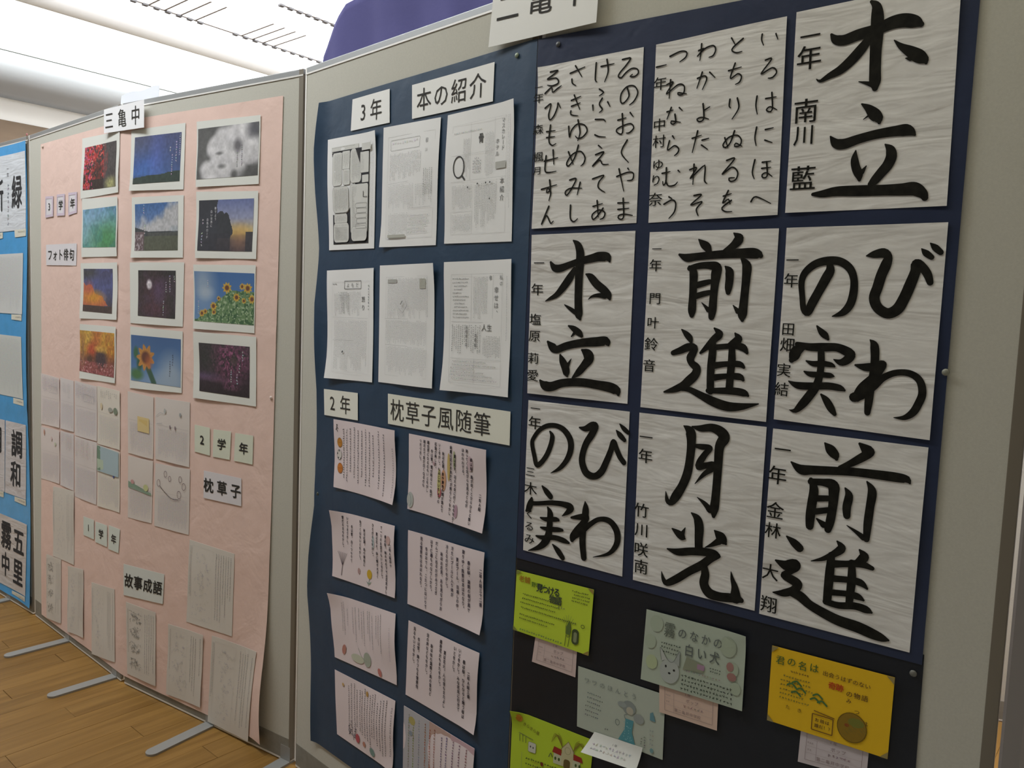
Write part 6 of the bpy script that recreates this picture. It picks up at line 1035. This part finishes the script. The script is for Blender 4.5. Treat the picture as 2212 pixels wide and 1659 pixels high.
# ================================================================ PUSHPINS
def pin(key, label, color, layer=.004):
    S, z = PINS[key]; base = at(S, z, back_n(S, z) + layer - .001); k = min(int(S // PW_), 4); nn = NRM[k]; tt = DIRS[k]; up = Vector((0, 0, 1))
    prof = [(0, .0006), (.0052, .0006), (.0056, .0012), (.005, .0022), (.0036, .0032), (.0016, .0038), (0, .004)]; V = []; F = []; n = 14
    for r, h in prof:
        for i in range(n): a = 2 * math.pi * i / n; V.append(base + nn * h + tt * (r * math.cos(a)) + up * (r * math.sin(a)))
    for j in range(len(prof) - 1):
        for i in range(n): F.append((j * n + i, j * n + (i + 1) % n, (j + 1) * n + (i + 1) % n, (j + 1) * n + i))
    o = mesh_obj('pushpin', V, F, mat('pin_' + color, color, .35), origin=base, smooth=True); tag(o, label, 'pushpin', 'round pushpins holding the papers')
pin('pin_navy_r', 'dark pushpin on the navy sheet under the 二亀中 sign', '55585c'); pin('pin_navy_l', 'pale green pushpin in the upper right of the narrow navy sheet', '8d9c88')
pin('pin_edge', 'pale pushpin at the right edge beside the のびわの実 calligraphy', '8c8c80'); pin('pin_low', 'grey pushpin above the right end of the yellow card', '6e6e68')
pin('pin_green', 'olive pushpin at the top left corner of the 二亀中 sign', 'a5a468', .009); pin('pin_pink_r', 'pale pushpin at the right edge of the pink paper', 'd8c8c0'); pin('pin_pink_tl', 'pale pushpin at the top left corner of the pink paper', 'b8a898')
pin('pin_left_navy', 'dark pushpin at the left edge of the navy sheet', '4a5048'); pin('pin_blue', 'pink pushpin at the top corner of the blue paper', 'b86a70')

# ================================================================ BEHIND THE BOARDS
# purple cloth draped over a screen behind the fourth panel
def purple():
    A = JN[3] - NRM[3] * .5; D = DIRS[3]; Nn = NRM[3]
    root = bpy.data.objects.new('draped_screen', None); COL.objects.link(root); root.location = A + D * .3
    tag(root, 'purple cloth draped over a tall screen behind the navy display', 'cloth screen')
    def top(s):
        pts = [(-.72, 2.30), (-.705, 2.37), (-.60, 2.49), (-.54, 2.535), (-.35, 2.56), (.26, 2.60), (1.3, 2.62)]
        for i in range(len(pts) - 1):
            if pts[i][0] <= s <= pts[i + 1][0]: t = (s - pts[i][0]) / (pts[i + 1][0] - pts[i][0]); return pts[i][1] * (1 - t) + pts[i + 1][1] * t
        return 2.62
    nx, nz = 90, 30; V = []; F = []; UV = []
    for j in range(nz + 1):
        for i in range(nx + 1):
            u = i / nx; s0 = -.72 + 2.02 * u; zt = top(s0); zb = .35; v = j / nz; z = zt + (zb - zt) * v ** 1.3
            s = s0 - .10 * v * (1 - u); n = .022 * math.sin(s * 21 + 1.2 * math.sin(z * 3)) * (.25 + v) + .012 * math.sin(s * 47 + z * 2) * v
            V.append(A + D * s + Nn * n + Vector((0, 0, z))); UV.append((u, v))
    for j in range(nz):
        for i in range(nx): F.append((j * (nx + 1) + i, (j + 1) * (nx + 1) + i, (j + 1) * (nx + 1) + i + 1, j * (nx + 1) + i + 1))
    # cloth folded over the top to the back
    b = len(V)
    for i in range(nx + 1): V.append(V[i] - Nn * .05 + Vector((0, 0, .004))); UV.append((i / nx, 0))
    for i in range(nx + 1): V.append(V[i] - Nn * .07 - Vector((0, 0, .8))); UV.append((i / nx, 1))
    for i in range(nx): F.append((i, i + 1, b + i + 1, b + i)); F.append((b + i, b + i + 1, b + nx + 2 + i, b + nx + 1 + i))
    mesh_obj('cloth', V, F, mat('purple_cloth', '595889', .85, bump=[(60., .2, .002, 3, 0)], vary=(3., .08), spec=.2), root, root.location, smooth=True)
    fr = lambda s, n, z: A + D * s + Nn * n + Vector((0, 0, z))
    box_obj('screen_frame', [(-.55, -.51, -.06, -.03, 0, 2.42), (1.18, 1.22, -.06, -.03, 0, 2.42), (-.51, 1.18, -.06, -.03, 2.38, 2.42)], fr, M_rail, root, root.location)
    box_obj('screen_foot', [(-.56, -.50, -.25, .2, 0, .02), (1.17, 1.23, -.25, .2, 0, .02)], fr, M_foot, root, root.location)
purple()
# white paper sign seen from behind over the top of the third panel
def tab():
    A, D, Nn = JN[2], DIRS[2], NRM[2]; V = []; F = []
    for j in range(5):
        v = j / 4
        for i in range(13):
            u = i / 12; s = -.085 + .23 * u; z = 2.135 + .003 * math.sin(u * 9) - (.03 * max(0, .25 - u)) - .25 * v; V.append(A + D * s + Nn * (-.040 - .004 * math.sin(u * 5) - .012 * bump1(v, .3)) + Vector((0, 0, z)))
    for j in range(4):
        for i in range(12): F.append((j * 13 + i, (j + 1) * 13 + i, (j + 1) * 13 + i + 1, j * 13 + i + 1))
    V2 = [v - Nn * .0008 for v in V]; b = len(V); V += V2; F += [tuple(b + i for i in f[::-1]) for f in F]
    tag(mesh_obj('paper_sign', V, F, mat('paper_white_back', 'dfe2ea', .8), origin=V[0], smooth=True), 'plain white paper sticking up behind the panel top over 三亀中', 'paper sheet')
tab()
bpy.data.objects.remove(_fo)
